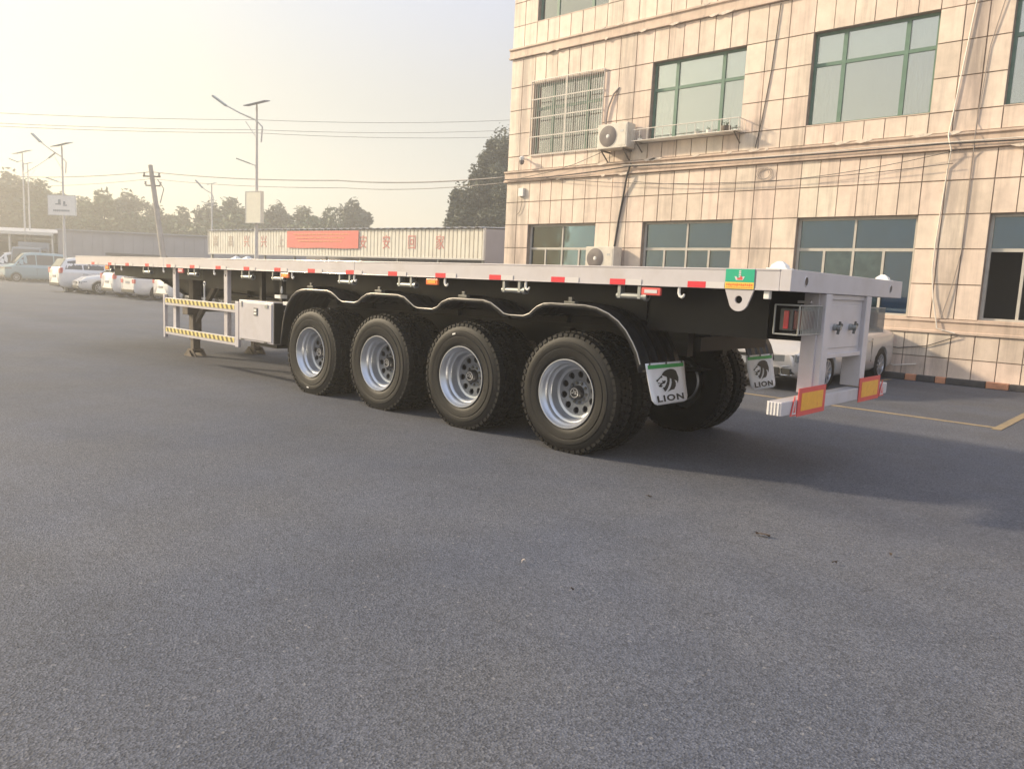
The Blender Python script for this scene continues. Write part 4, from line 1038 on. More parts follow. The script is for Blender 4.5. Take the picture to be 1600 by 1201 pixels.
# ------------------------------------------------------------------ parked cars
random.seed(5)
def interp(tab, x):
    if x <= tab[0][0]: return tab[0][1]
    for (a, u), (b, v) in zip(tab, tab[1:]):
        if x <= b:
            t = (x - a) / (b - a); t = t * t * (3 - 2 * t) * .35 + t * .65
            return u + (v - u) * t
    return tab[-1][1]
KINDS = {
 # belt height, top height, half width, roof half width, wheels, as fractions of length / metres
 'sedan': dict(L=4.55, W=.89, wx=(1.36, -1.30), wr=.325, belt=[(-2.28, .98), (-1.4, 1.0), (0, .96), (1.1, .93), (1.9, .80), (2.28, .62)],
   top=[(-2.28, .98), (-1.75, 1.06), (-1.55, 1.08), (-.75, 1.40), (-.2, 1.45), (.25, 1.42), (1.15, .99), (1.9, .86), (2.28, .64)], cab=(-1.45, 1.05), ws=(.28, 1.10), rw=(-1.5, -.78)),
 'suv': dict(L=4.4, W=.91, wx=(1.35, -1.28), wr=.345, belt=[(-2.2, 1.06), (0, 1.04), (1.0, 1.02), (1.8, .93), (2.2, .72)],
   top=[(-2.2, 1.10), (-2.13, 1.2), (-1.85, 1.60), (-1.4, 1.68), (-.3, 1.71), (.3, 1.66), (1.1, 1.09), (1.85, .99), (2.2, .74)], cab=(-2.1, 1.0), ws=(.33, 1.05), rw=(-2.12, -1.84)),
 'van': dict(L=3.9, W=.80, wx=(1.35, -1.15), wr=.29, belt=[(-1.95, 1.05), (0, 1.04), (1.4, 1.03), (1.95, .92)],
   top=[(-1.95, 1.10), (-1.90, 1.3), (-1.7, 1.86), (-1.2, 1.93), (.3, 1.93), (.75, 1.86), (1.45, 1.12), (1.75, 1.0), (1.95, .92)], cab=(-1.85, 1.4), ws=(.80, 1.40), rw=(-1.88, -1.72)),
}
def make_car(kind, paint, name, label, cat, group, front_lamps=True):
    K = KINDS[kind]; L_, W_, wr = K['L'], K['W'], K['wr']
    r = empty(name, (0, 0, 0), label, cat, group)
    def sec(x, s=1):
        f = min(1, max(0, (L_ / 2 - abs(x)) / .55)); w = W_ * (.80 + .20 * math.sqrt(1 - (1 - f) ** 2))
        zb, zt = interp(K['belt'], x), interp(K['top'], x); incab = min(1, max(0, (zt - zb - .05) / .35))
        wt = w * (.86 * (1 - incab) + .70 * incab); zl = .20 + .10 * (1 - f) ** 2
        ar = 0
        for q in K['wx']:
            if abs(x - q) < wr + .045: ar = max(ar, wr + math.sqrt((wr + .045) ** 2 - (x - q) ** 2))
        za = max(zl, ar)
        P = [(0, zl), (w * .80, zl), (w * .90, max(zl + .02, ar * .98)), (w * .985, max(zl + .09, za + .004)), (w, max(zl + .30, za + .012)), (w * 1.0, max(zl + .36, za + .05)), (w * .985, zb - .12), (w * .965, zb - .03), (w * .92, zb + .004),
             (w * .92 + (wt - w * .92) * .5, zb + (zt - zb) * .5), (wt, max(zb + .008, zt - .05)), (wt * .90, max(zb + .012, zt - .012)), (wt * .5, zt), (0, zt + .012)]
        return [(x, s * y, z) for y, z in P]
    xs_ = sorted(set([round(-L_ / 2 + L_ * k / 60, 3) for k in range(61)] + [q + d for q in K['wx'] for d in (-wr - .046, -wr - .044, wr + .044, wr + .046)]))
    b = MB()
    for s in (1, -1):
        S = [sec(x, s) for x in xs_]
        for A, B in zip(S, S[1:]):
            for j in range(len(A) - 1): b.quad(A[j], A[j + 1], B[j + 1], B[j])
        b.quad(*S[0]); b.quad(*S[-1])
    o = b.build('body', paint, r, smooth=2)
    bm = bmesh.new(); bm.from_mesh(o.data); bmesh.ops.remove_doubles(bm, verts=bm.verts, dist=1e-4); bmesh.ops.recalc_face_normals(bm, faces=bm.faces); bm.to_mesh(o.data); bm.free()
    try: o.data.set_sharp_from_angle(angle=R(50))
    except Exception: pass
    MB().box(-L_ / 2 + .3, L_ / 2 - .3, -W_ * .78, W_ * .78, .22, .75).build('underbody', 'trim', r)
    # glass
    def side_pt(x, t, s, off=.006):
        P = sec(x, s); a, b_ = Vector(P[8]), Vector(P[10]); mid = Vector(P[9]); return a.lerp(b_, t) + Vector((0, s * off, .002))
    c0, c1 = K['cab']; spl = [c0 + .12, c0 + (c1 - c0) * .30, c0 + (c1 - c0) * .62, c1 - .02]
    for s in (1, -1):
        for a, b_ in zip(spl, spl[1:]):
            gmb = MB(); n = 5; aa, bb_ = a + .03, b_ - .03
            for k in range(n):
                x0, x1 = aa + (bb_ - aa) * k / n, aa + (bb_ - aa) * (k + 1) / n
                def hi(x): h = interp(K['top'], x) - interp(K['belt'], x); return .86 if h > .2 else .3
                gmb.quad(side_pt(x0, .10, s), side_pt(x1, .10, s), side_pt(x1, hi(x1), s), side_pt(x0, hi(x0), s))
            gmb.build('side_window', 'carglass', r)
    for nm, (a, b_) in (('windscreen', K['ws']), ('rear_window', K['rw'])):
        gmb = MB(); n = 6
        for k in range(n):
            x0, x1 = a + (b_ - a) * k / n, a + (b_ - a) * (k + 1) / n
            for s in (1, -1):
                P, Q = sec(x0, s), sec(x1, s); off = Vector((.010 if nm == 'windscreen' else -.010, 0, .012))
                gmb.quad(Vector(P[11]) * 1 + off, Vector(Q[11]) + off, Vector(Q[13]) + off, Vector(P[13]) + off)
        gmb.build(nm, 'carglass', r)
    # wheels
    for q in K['wx']:
        for s in (1, -1):
            wl = MB().lathe([(s * (W_ - .20), wr * .6), (s * (W_ - .20), wr - .02), (s * (W_ - .18), wr), (s * (W_ - .02), wr), (s * (W_ - .003), wr - .025), (s * (W_ - .005), wr * .68)], 28, 'y').build('wheel', 'rubber', r, smooth=True)
            wl.location = (q, 0, wr)
            rm_ = MB(); y_ = s * (W_ - .012)
            rm_.lathe([(y_, wr * .68), (y_, wr * .62), (y_ - s * .05, wr * .58)], 24)
            for k in range(10):
                a = 2 * pi * k / 10; rm_.obox((wr * .33 * cos(a), y_ - s * .012, wr * .33 * sin(a)), (wr * .30 * cos(a), 0, wr * .30 * sin(a)), (0, .008, 0), (-.016 * sin(a), 0, .016 * cos(a)))
            rm_.lathe([(y_, 0), (y_, wr * .14), (y_ - s * .02, wr * .16)], 14)
            rm_.build('rim', 'silver', wl)
            MB().lathe([(y_ - s * .05, 0), (y_ - s * .05, wr * .66)], 20).build('brake_disc', 'hub', wl)
    # front
    X = L_ / 2; zf = interp(K['belt'], X)
    for s in (1, -1):
        hl = MB(); pts = []
        for k in range(6):
            x = X - .02 - .34 * (k / 5) ** 1.3; P = sec(x, s); ya = abs(P[6][1]) * (1.003 if k > 1 else .99)
            pts.append((x + .012, s * (ya + .004)))
        yi = s * W_ * .42
        zc, hh = zf - .05, .055
        ring = [(X + .008, yi)] + [(x, y) for x, y in pts]
        for (a, b_) in zip(ring, ring[1:]):
            t1 = .6 + .4 * (1 if a is not ring[0] else 0)
            hl.quad((a[0], a[1], zc - hh), (b_[0], b_[1], zc - hh + .01), (b_[0], b_[1], zc + hh + .02), (a[0], a[1], zc + hh * .8))
        hl.build('headlight', 'hlamp', r, smooth=2)
        MB().obox((X - .03, s * W_ * .68, .36), (.05, -s * .03, 0), (.01, s * .09, 0), (0, 0, .045)).build('fog_lamp', 'trim', r)
        MB().obox((.95 if kind != 'van' else 1.25, s * (W_ + .07), interp(K['belt'], .9) + .08), (.05, 0, 0), (0, .09, 0), (0, 0, .06)).build('mirror', paint, r, bevel=.02)
        tl = MB(); 
        if kind == 'sedan': tl.box(-X - .006, -X + .22, min(s * W_ * .55, s * W_ * .86), max(s * W_ * .55, s * W_ * .86), .72, .90)
        else: tl.box(-X - .005, -X + .14, min(s * W_ * .70, s * W_ * .905), max(s * W_ * .70, s * W_ * .905), .92, 1.18)
        tl.build('tail_light', 'tail', r, bevel=.01)
    gz = zf - .05
    MB().box(X - .05, X + .012, -W_ * .40, W_ * .40, gz - .06, gz + .045).build('grille', 'trim', r, bevel=.01)
    ch = MB()
    for k in range(4): ch.box(X + .012, X + .017, -W_ * .38, W_ * .38, gz - .05 + k * .026, gz - .043 + k * .026)
    ch.build('grille_bar', 'chrome', r)
    MB().box(X - .04, X + .010, -W_ * .55, W_ * .55, .27, .42).build('lower_intake', 'trim', r, bevel=.015)
    ch = MB()
    for s in (1, -1): ch.tube([(X + .004, s * W_ * .80 - s * .02, .30), (X + .02, s * W_ * .60, .29), (X + .02, s * W_ * .58, .43), (X - .02, s * W_ * .82, .47)], .008, 6)
    ch.build('intake_trim', 'chrome', r)
    MB().box(X + .018, X + .024, -.22, .22, .44, .56).build('number_plate', 'boardb', r)
    MB().box(-X - .012, -X - .004, -.22, .22, .70, .82).build('number_plate', 'boardb', r)
    MB().box(-X - .02, -X + .1, -W_ * .78, W_ * .78, .30, .46).build('rear_bumper', 'trim', r, bevel=.02)
    for s in (1, -1):
        dd = MB()
        for x in (spl[1], spl[2]): dd.box(x - .004, x + .004, s * (W_ - .006), s * (W_ + .002), .42, interp(K['belt'], x) - .10)
        dd.build('door_gap', 'trim', r)
        for x in (spl[1] + .12, spl[2] - .05): MB().box(x - .08, x + .08, min(s * W_, s * (W_ + .02)), max(s * W_, s * (W_ + .02)), interp(K['belt'], x) - .16, interp(K['belt'], x) - .135).build('door_handle', 'chrome', r, bevel=.004)
    return r
GC = 'cars parked side by side along the office row'
def place(o, x, y, rz): o.location = (x, y, 0); o.rotation_euler.z = rz
# the near silver sedan behind the tail of the trailer, nose towards the trailer
sed = make_car('sedan', 'carS', 'parked_sedan', 'silver sedan parked nose out between trailer tail and office wall', 'car', None)
place(sed, -3.18, 8.55, R(-90)); sed.scale = (1, 1, .9)
c1 = make_car('suv', 'carW', 'parked_suv', 'white suv with tall red tail lamps at far left end of car row', 'car', GC); place(c1, -42.0, 10.5, R(90)); c1.scale = (1.06,) * 3
c2 = make_car('sedan', 'carW', 'parked_sedan', 'white sedan nose out with dark grille, right of the leftmost suv', 'car', GC); place(c2, -39.55, 10.7, R(-97))
c3 = copy_tree(c1); tag(c3, 'white suv backed in directly right of the nose out sedan'); place(c3, -36.4, 10.9, R(90)); c3.scale = (1, 1, .93)
c4 = copy_tree(c2); tag(c4, 'white sedan mid row between the backed in suv and the one near guard frame'); place(c4, -33.8, 10.9, R(90))
c5 = copy_tree(c1); tag(c5, 'white suv seen just left of the trailer side guard'); place(c5, -31.0, 11.1, R(90)); c5.scale = (1, 1, .86)
c6 = make_car('suv', 'carS', 'parked_suv', 'grey suv half hidden behind the near landing leg', 'car', GC); place(c6, -28.2, 11.2, R(-90)); c6.scale = (1, 1, .86)
c7 = copy_tree(c2); tag(c7, 'white sedan glimpsed under the trailer behind the side guard'); place(c7, -25.3, 11.3, R(-90))
van = make_car('van', 'carT', 'parked_minivan', 'teal blue minivan parked at the far left of the yard', 'van', None); place(van, -62.6, 13.2, R(-90)); van.scale = (1.12,) * 3
van2 = copy_tree(van); tag(van2, 'second small van cut off by left picture edge behind the teal one'); place(van2, -66.6, 13.0, R(-90))
for ch in children(van2):
    if ch.name.startswith(('body', 'mirror')): ch.data = ch.data.copy(); ch.data.materials[0] = M['carW']

# ------------------------------------------------------------------ canopy shed with corrugated fascia and slogan
AZ = math.atan2(2.0, 21.7)
sh = empty('canopy_shed', (-43.9, 17.35, 0), 'long open shed with cream corrugated fascia, red banner and red slogan letters', 'shed', None, AZ)
Ls = 21.79; z0, z1 = 2.53, 3.84
MB().box(0, Ls, .03, .07, z0 + .02, z1 - .02).build('fascia_back', 'groove_shade', sh)  # dark backing paints the shade between the sheet ribs
fp = MB(); k = 0; x = 0
while x < Ls - .2:
    fp.prism([(x + .012, .03), (x + .035, -.01), (x + .215, -.01), (x + .238, .03)], 'z', z0, z1); x += .25
fp.build('fascia_sheet', 'sheet', sh, kind='stuff')
MB().box(-.02, Ls + .02, -.04, .09, z0 - .07, z0).build('fascia_trim', 'pole', sh); MB().box(-.08, -.02, -.04, .09, z0 - .07, z1 + .03).build('fascia_trim', 'pole', sh); MB().box(Ls, Ls + .08, -.04, .09, z0 - .07, z1 + .03).build('fascia_trim', 'pole', sh)
rf = MB(); n = 88
for k in range(n):
    xa, xb = Ls * k / n, Ls * (k + 1) / n; za, zb = z1 + .05 + .035 * (k % 2), z1 + .05 + .035 * ((k + 1) % 2)
    rf.quad((xa, -.12, za), (xb, -.12, zb), (xb, 7.5, zb + .5), (xa, 7.5, za + .5)); rf.quad((xa, -.12, za), (xb, -.12, zb), (xb, -.12, zb - .02), (xa, -.12, za - .02))
rf.build('roof', 'shedroof', sh)
MB().box(0, Ls, 7.3, 7.5, 0, z1 + .4).build('back_wall', 'shedwall', sh)
MB().prism([(.1, 0), (7.3, 0), (7.3, z1 + .45), (.1, z1)], 'x', Ls - .02, Ls + .06).build('side_wall', 'shedwall', sh)
for k in range(9): MB().box(.05 + k * (Ls - .2) / 8, .15 + k * (Ls - .2) / 8, .1, .2, 0, z0 + .02).build('post', 'steel', sh)
for s, chs, mm in ((.71, '高', 'chard'), (2.33, '高', 'chard'), (3.95, '兴', 'char'), (5.6, '兴', 'char'), (7.17, '上', 'chard'), (13.95, '安', 'char'), (15.63, '安', 'char'), (17.38, '回', 'char'), (19.21, '家', 'char')):
    tm = text_mesh(chs, .72, mm, offset=.0, extrude=.004)
    o = put('slogan_letter', tm, sh, (s, -.022, z0 + .66)); o.rotation_euler = (R(90), 0, 0); o.scale = (.82, 1, 1)
bn = MB()
for k in range(24):
    xa, xb = 7.8 + 5.85 * k / 24, 7.8 + 5.85 * (k + 1) / 24; f = lambda q: -.04 + .012 * sin(q * .9)
    bn.quad((xa, -.03 + f(xa), 2.90 + .012 * sin(xa * 1.9)), (xb, -.03 + f(xb), 2.90 + .012 * sin(xb * 1.9)), (xb, -.03 + f(xb), 3.80), (xa, -.03 + f(xa), 3.80))
bno = bn.build('banner', 'banner', sh); weld(bno, .004, 1)
bt = MB()
for row, zz in enumerate((3.60, 3.42, 3.24)):
    x = 8.4 + row * .2
    while x < 12.9 - row * .3:
        l_ = random.uniform(.10, .3); bt.box(x, x + l_, -.095, -.090, zz, zz + .035); x += l_ + .06
bt.build('banner_text', 'bannery', bno, kind='stuff')
# roof strip behind the shed and warehouse behind the trees
ro = empty('sloping_roof_shed', (-19.5, 22.6, 0), 'dark shed with sloping pale corrugated roof squeezed between canopy and office corner', 'shed')
MB().box(-4.2, 6, 3, 5, 0, 3.6).build('wall', 'shedwall', ro)
rr = MB()
for k in range(40):
    xa, xb = -4.6 + .25 * k, -4.6 + .25 * (k + 1); za, zb = .03 * (k % 2), .03 * ((k + 1) % 2)
    rr.quad((xa, 1.2, 3.75 + za - .05 * k * .25), (xb, 1.2, 3.75 + zb - .05 * (k + 1) * .25), (xb, 5, 4.6 + zb - .05 * (k + 1) * .25), (xa, 5, 4.6 + za - .05 * k * .25))
rr.build('roof', 'sheet', ro)
P0, P1 = Vector((-65.5, 15.6, 0)), Vector((-48.0, 31.5, 0)); wl_ = (P1 - P0).length
wh = empty('warehouse', P0, 'long plain pale lavender warehouse wall below the far treeline', 'building', None, math.atan2(P1.y - P0.y, P1.x - P0.x))
MB().box(0, wl_, 0, 8, 0, 4.05).build('wall', 'shedwall', wh); MB().box(-.1, wl_ + .1, -.15, 8.1, 4.05, 4.14).build('roof_edge', 'shedroof', wh)
rbs = MB()
for k in range(int(wl_ / .8)): rbs.box(k * .8 + .3, k * .8 + .34, -.02, 0, .1, 4.0)
rbs.build('wall_rib', 'shedwall', wh, kind='stuff')
MB().box(4.2, 8.6, -.9, -.03, 2.25, 2.45).build('door_canopy', 'sheddark', wh); MB().box(4.6, 8.2, -.03, -.005, 0, 2.2).build('loading_door', 'sheddark', wh)
P0, P1 = Vector((-71.5, 10.2, 0)), Vector((-65.6, 15.5, 0)); wl_ = (P1 - P0).length
s2 = empty('carport', P0, 'low open carport with pale roof edge at far left, trucks beneath', 'shed', None, math.atan2(P1.y - P0.y, P1.x - P0.x))
MB().box(-6, wl_, 5.8, 6, 0, 4.0).build('back_wall', 'shedwall', s2)
MB().prism([(-.3, 3.70), (6, 4.25), (6, 4.33), (-.3, 3.78)], 'x', -6, wl_).build('roof', 'shedroof', s2); MB().box(-6, wl_, -.36, -.31, 3.56, 3.80).build('roof_edge', 'pole', s2)
for k in range(5): MB().box(-5.9 + k * 3.38, -5.76 + k * 3.38, -.1, .04, 0, 3.6).build('post', 'pole', s2)
MB().box(-6, wl_, .3, .4, 3.25, 3.35).build('tie_beam', 'steel', s2)
def truck(x, y, rz, label, sc=1):
    t = empty('parked_truck', (x, y, 0), label, 'truck', 'blue grey trucks under the carport', rz)
    MB().box(-2.6, 1.1, -1.1, 1.1, .9, 3.0).build('cargo_box', 'carG', t, bevel=.04)
    cb = MB().prism([(1.2, .6), (2.9, .6), (2.9, 1.5), (2.55, 2.55), (1.3, 2.6), (1.2, 2.5)], 'y', -1.0, 1.0).build('cab', 'carG', t, bevel=.05)
    MB().prism([(2.905, 1.55), (2.60, 2.42), (2.57, 2.42), (2.87, 1.55)], 'y', -.9, .9).build('windscreen', 'carglass', cb)
    for s in (-1, 1): MB().prism([(1.6, 1.6), (2.7, 1.6), (2.45, 2.35), (1.6, 2.35)], 'y', s * 1.003, s * 1.01).build('side_window', 'carglass', cb)
    for xx in (-1.8, 2.0):
        for s in (-1, 1):
            o = MB().lathe([(s * .75, .3), (s * .78, .45), (s * 1.0, .45), (s * 1.02, .3), (s * 1.0, 0)], 20).build('wheel', 'rubber', t); o.location = (xx, 0, .45)
    MB().box(-2.6, 2.5, -.45, .45, .55, .88).build('chassis', 'trim', t)
    return t
truck(-67.3, 14.8, R(-35), 'blue grey box truck under the carport, right of the other'); truck(-71.4, 12.3, R(-35), 'blue grey box truck under the carport at picture edge')

# ------------------------------------------------------------------ lamps, poles and boards
random.seed(21)
def solar_lamp(x, y, hgt, head, head2, label, panel=(.42, .30), rz=0):
    """pole with upper arm, lower arm and solar panel; head vectors relative to pole"""
    r = empty('street_lamp', (x, y, 0), label, 'street lamp', 'solar street lamps in the yard')
    MB().tube([(0, 0, 0), (0, 0, hgt * .5), (-.0, 0, hgt)], [.085, .065, .04], 10).build('pole', 'pole', r, smooth=True)
    MB().box(-.16, .16, -.16, .16, 0, .03).build('base_plate', 'steel', r)
    hv = Vector(head); a = Vector((0, 0, hgt - .75)); arm = MB().tube([a + Vector((.02, .02, -.5)) - Vector((hv.x, hv.y, 0)) * .12, a - Vector((hv.x, hv.y, 0)) * .18 + Vector((0, 0, .05)), a + Vector((0, 0, .28)), a.lerp(hv, .55) + Vector((0, 0, .1)), hv], .028, 7).build('arm', 'pole', r, smooth=True)
    MB().tube([a + Vector((0, 0, -.35)), a.lerp(hv, .35) + Vector((0, 0, -.05))], .014, 6).build('arm_stay', 'pole', r)
    d = (hv - a).normalized(); q = MB(); up = Vector((0, 0, 1)); sd = d.cross(up).normalized(); q.obox(hv + d * .28, d * .34, sd * .10, sd.cross(d) * .035); q.build('lamp_head', 'steel', r, bevel=.02)
    MB().tube([(0, 0, hgt), (0, 0, hgt + .12)], .03, 6).build('panel_stem', 'pole', r)
    d2 = Vector((R_.x, R_.y, 0)).normalized(); t = .27; f2 = Vector((F_.x, F_.y, 0)).normalized(); e2 = (f2 * cos(.20) + Vector((0, 0, sin(.20))))
    MB().obox((0, 0, hgt + .16), (d2 * cos(t) + Vector((0, 0, sin(t)))) * panel[0], e2 * panel[1], (d2 * cos(t) + Vector((0, 0, sin(t)))).cross(e2).normalized() * .015).build('solar_panel', 'boardb', r)
    if head2:
        h2 = Vector(head2); b2 = Vector((0, 0, h2.z - .25)); MB().tube([b2, b2.lerp(h2, .35)], .02, 6).build('lower_arm', 'pole', r)
        dd = (h2 - b2); MB().obox(b2 + dd * .66, dd * .34, dd.cross(Vector((0, 0, 1))).normalized() * .07, (0, 0, .022)).build('lower_lamp_head', 'steel', r)
    return r
def board(par, x0, z0, w, h, face, th=.05, az=300):
    n = Vector((cos(R(az)), sin(R(az)), 0)); d = Vector((-n.y, n.x, 0))
    o = MB().obox(Vector((0, 0, z0 + h / 2)) + d * x0 + n * .10, d * w / 2, n * th / 2, Vector((0, 0, h / 2))).build('sign_board', face, par)
    fr_ = MB(); c = Vector((0, 0, z0 + h / 2)) + d * x0 + n * (.10 + th / 2 + .003)
    for s in (-1, 1): fr_.obox(c + Vector((0, 0, s * (h / 2 - .012))), d * w / 2, n * .006, Vector((0, 0, .012))); fr_.obox(c + d * s * (w / 2 - .012), d * .012, n * .0062, Vector((0, 0, h / 2 - .024)))
    fr_.build('board_frame', 'pole', o); return o, d, n, c
l1 = solar_lamp(-25.15, 10.05, 7.55, (-1.15, -.65, 7.65), (-.65, -.45, 5.68), 'nearest solar street lamp, cream blank board on its pole')
board(l1, 0, 3.30, .84, 1.18, 'board', .14, 283)
l2 = solar_lamp(-41.85, 8.65, 7.25, (-1.1, -.65, 7.55), (-.75, -.5, 5.75), 'street lamp at left carrying white picture board with dark emblem')
o, d, n, c = board(l2, 0, 3.88, 1.62, 1.02, 'whitecap', .05, 302)
eb = MB(); up = Vector((0, 0, 1)); c = c + n * .004
for a, b, w_, h_ in ((-.12, .18, .07, .22), (.16, .12, .06, .16), (-.20, .05, .16, .06), (.20, .0, .12, .05)): eb.obox(c + d * a + up * b, d * w_, n * .002, up * h_ * .5)
eb.build('emblem', 'boardb', o)
eb = MB(); x = -.48
while x < .48:
    l_ = random.uniform(.05, .1); eb.obox(c + d * (x + l_ / 2) + up * -.27 + n * .001, d * l_ / 2, n * .002, up * .045); x += l_ + .03
eb.build('caption', 'boardb', o)
solar_lamp(-68.2, 14.1, 9.8, (-.3, -.3, 9.2), None, 'far solar lamp at the left, panel above the tree tops', (.6, .4))
solar_lamp(-70.2, 15.0, 9.2, (1.3, 1.2, 9.9), None, 'faint far lamp with arm pointing right beside the far solar one', (.3, .2))
solar_lamp(-47.0, 19.05, 6.9, (-.5, -.4, 6.8), (-.5, -.45, 5.9), 'thin lamp rising behind the left end of canopy fascia', (.25, .2))
up_ = empty('utility_pole', (-38.25, 12.4, 0), 'leaning concrete utility pole with insulators behind the trailer front', 'pole')
top = Vector((-1.55, -.22, 6.75))
MB().tube([(0, 0, 0), top * .5, top], [.17, .14, .11], 12).build('shaft', 'concrete', up_, smooth=True)
ib = MB(); ib.beam(top * .93 + Vector((-.35, -.3, -.1)), top * .93 + Vector((.35, .3, -.1)), .07); ib.beam(top * .86 + Vector((-.3, -.25, -.1)), top * .86 + Vector((.3, .25, -.1)), .06); ib.build('cross_arm', 'rust', up_)
for f_, s in ((.93, -1), (.93, 1), (.86, -1), (.86, 1)):
    MB().lathe([(-.08, 0), (-.08, .05), (-.03, .06), (0, .03), (.04, .06), (.08, .05), (.1, 0)], 10, 'z', tuple(top * f_ + Vector((.3 * s, .26 * s, .02)))).build('insulator', 'concrete', up_)
MB().tube([top * .93 + Vector((.25, .2, -.25)), top * .9 + Vector((.45, .4, -.5)), top * .82 + Vector((.3, .2, -.7))], .025, 6).build('loop_wire', 'wire', up_)
def wire(pts, r, label, group='overhead wires across the yard'):
    P = []
    for a, b in zip(pts, pts[1:]):
        s_ = sag(a, b, .35 if (Vector(a) - Vector(b)).length > 20 else .12, 16); P += s_ if not P else s_[1:]
    return tag(MB().tube(P, r, 5).build('overhead_wire', 'wire', smooth=2), label, 'wire', group)
wire([(-60, -4, 9.7), (-45.6, 21.4, 11.35), (-38.0, 46, 15.4)], .017, 'topmost thin wire crossing the open sky left of the office')
wire([(-60, -4, 9.15), (-45.6, 21.4, 10.72), (-38.0, 46, 14.6)], .016, 'middle wire of the three high ones')
wire([(-60, -4, 9.0), (-45.6, 21.4, 10.52), (-38.0, 46, 14.0)], .016, 'lowest of the three high wires')
tp_ = Vector((-38.25, 12.4, 0)) + top * .95
wire([(-52, 9.3, 6.5), tuple(tp_), (-24.0, 12.9, 5.2), (-12.92, 11.0, 4.45)], .020, 'thick cable bundle from the leaning pole to the office ledge')
wire([(-52, 9.0, 5.9), tuple(tp_ - Vector((0, 0, .35))), (-24.0, 13.2, 4.95), (-12.92, 11.0, 4.3)], .012, 'thin cable just below the thick bundle')
wire([(-30, 20, 3.85), (-26, 24, 4.3), (-20, 30, 6.6)], .014, 'short wire sagging from canopy roof up to the right hand tree')

# ------------------------------------------------------------------ trees
def crown_mesh(seed, n, rad, hgt, leaf, lobes=9, base=.25, lo=.20, hi=.44, shr=.62):
    rnd = random.Random(seed); lb = []
    for k in range(lobes):
        a = rnd.uniform(0, 2 * pi); q = rnd.uniform(.0, .62) * rad; zz = rnd.uniform(base, .92) * hgt
        shrink = 1 - shr * max(0, (zz / hgt - .5) / .5); lb.append((Vector((q * cos(a) * shrink, q * sin(a) * shrink, zz)), rad * rnd.uniform(lo, hi) * shrink, rnd.uniform(.7, 1.1)))
    lb.append((Vector((0, 0, .90 * hgt)), rad * .22, 1.3))
    v, f = [], []
    for k in range(n):
        c, r_, sq = rnd.choice(lb); d = Vector((rnd.gauss(0, 1), rnd.gauss(0, 1), rnd.gauss(0, 1))).normalized(); rr_ = r_ * (rnd.random() ** .42) * (1.0 + .38 * rnd.random() ** 2 * (rnd.random() < .4))
        p = c + Vector((d.x * rr_, d.y * rr_, d.z * rr_ * sq)); s = leaf * rnd.uniform(.5, 1.25)
        u = Vector((rnd.gauss(0, 1), rnd.gauss(0, 1), rnd.gauss(0, .6))).normalized(); w_ = u.cross(Vector((rnd.gauss(0, 1), rnd.gauss(0, 1), rnd.gauss(0, 1)))).normalized()
        i = len(v); v += [tuple(p - u * s), tuple(p + w_ * s * .42), tuple(p + u * s), tuple(p - w_ * s * .42)]; f.append((i, i + 1, i + 2, i + 3))
    me = bpy.data.meshes.new('crown'); me.from_pydata(v, [], f); return me, lb
def trunk_mesh(lb, hgt, seed):
    t = MB(); rnd = random.Random(seed); r0 = .035 * hgt / 2
    t.tube([(0, 0, 0), (.05, .03, hgt * .3), (.0, .08, hgt * .6), (.02, 0, hgt * .88)], [r0, r0 * .8, r0 * .5, r0 * .15], 9)
    for c, r_, _ in lb[:-1]:
        s = Vector((.03, .04, min(c.z * .65, hgt * .5))); mid = s.lerp(c, .5) + Vector((0, 0, -.1)); t.tube([s, mid, c], [r0 * .38, r0 * .24, r0 * .08], 6)
    return t.mesh('trunk', 'bark', smooth=2)
protos = []
for k, (n, rad, hgt, leaf) in enumerate(((7000, 3.9, 9.6, .30), (6500, 3.3, 9.0, .28), (7500, 4.3, 9.2, .30))):
    cm, lb = crown_mesh(40 + k, n, rad, hgt, leaf, 30, .12, .17, .34, .28); cm.materials.append(M['leafA' if k != 1 else 'leafB']); protos.append((cm, trunk_mesh(lb, hgt, k), hgt))
TT = [(-104.4, 19.7, 11.6, 'behind the carport, cut by the left edge'), (-94.8, 20.1, 11.0, 'behind the far solar lamp at left'), (-94.7, 22.8, 10.2, 'above the white picture board'), (-101.1, 27.7, 9.0, 'right of the white picture board'), (-106.1, 24.5, 11.0, 'rear tree left of picture board'), (-104.2, 30.5, 9.6, 'low rear tree above the warehouse left end'),
      (-89.5, 27.5, 9.7, 'bushy tree above middle of the warehouse'), (-91.6, 31.0, 10.0, 'bushy tree just left of leaning pole'), (-93.4, 34.7, 8.9, 'lower tree right behind the leaning pole'), (-88.8, 36.1, 8.7, 'low tree right of the leaning pole'), (-82.5, 36.5, 9.1, 'tree behind the thin lamp'),
      (-82.8, 38.9, 9.6, 'tree left of the blank cream board'), (-84.4, 43.0, 9.3, 'tree right behind the blank cream board'), (-76.9, 41.6, 9.4, 'tree right of the blank cream board'), (-78.3, 45.7, 9.2, 'tree above banner left part'), (-70.9, 44.3, 8.9, 'tree above banner right part'), (-65.7, 43.6, 9.5, 'last tree of the far line above the red banner end')]
random.seed(9)
for i, (x, y, h, lb_) in enumerate(TT):
    cm, tm, hh = protos[i % 3]
    r = empty('leafy_tree', (x, y, 0), 'hazy green ' + lb_ if lb_.startswith(('bushy', 'low', 'tree', 'rear', 'last')) else 'hazy green tree ' + lb_, 'tree', 'far treeline behind the yard', random.uniform(0, 6.28))
    s = h / hh; r.scale = (s * random.uniform(.95, 1.15), s * random.uniform(.95, 1.15), s)
    put('crown', cm, r); put('trunk', tm, r)
hd = crown_mesh(77, 9000, 4, 3.2, .28, 10, .1)
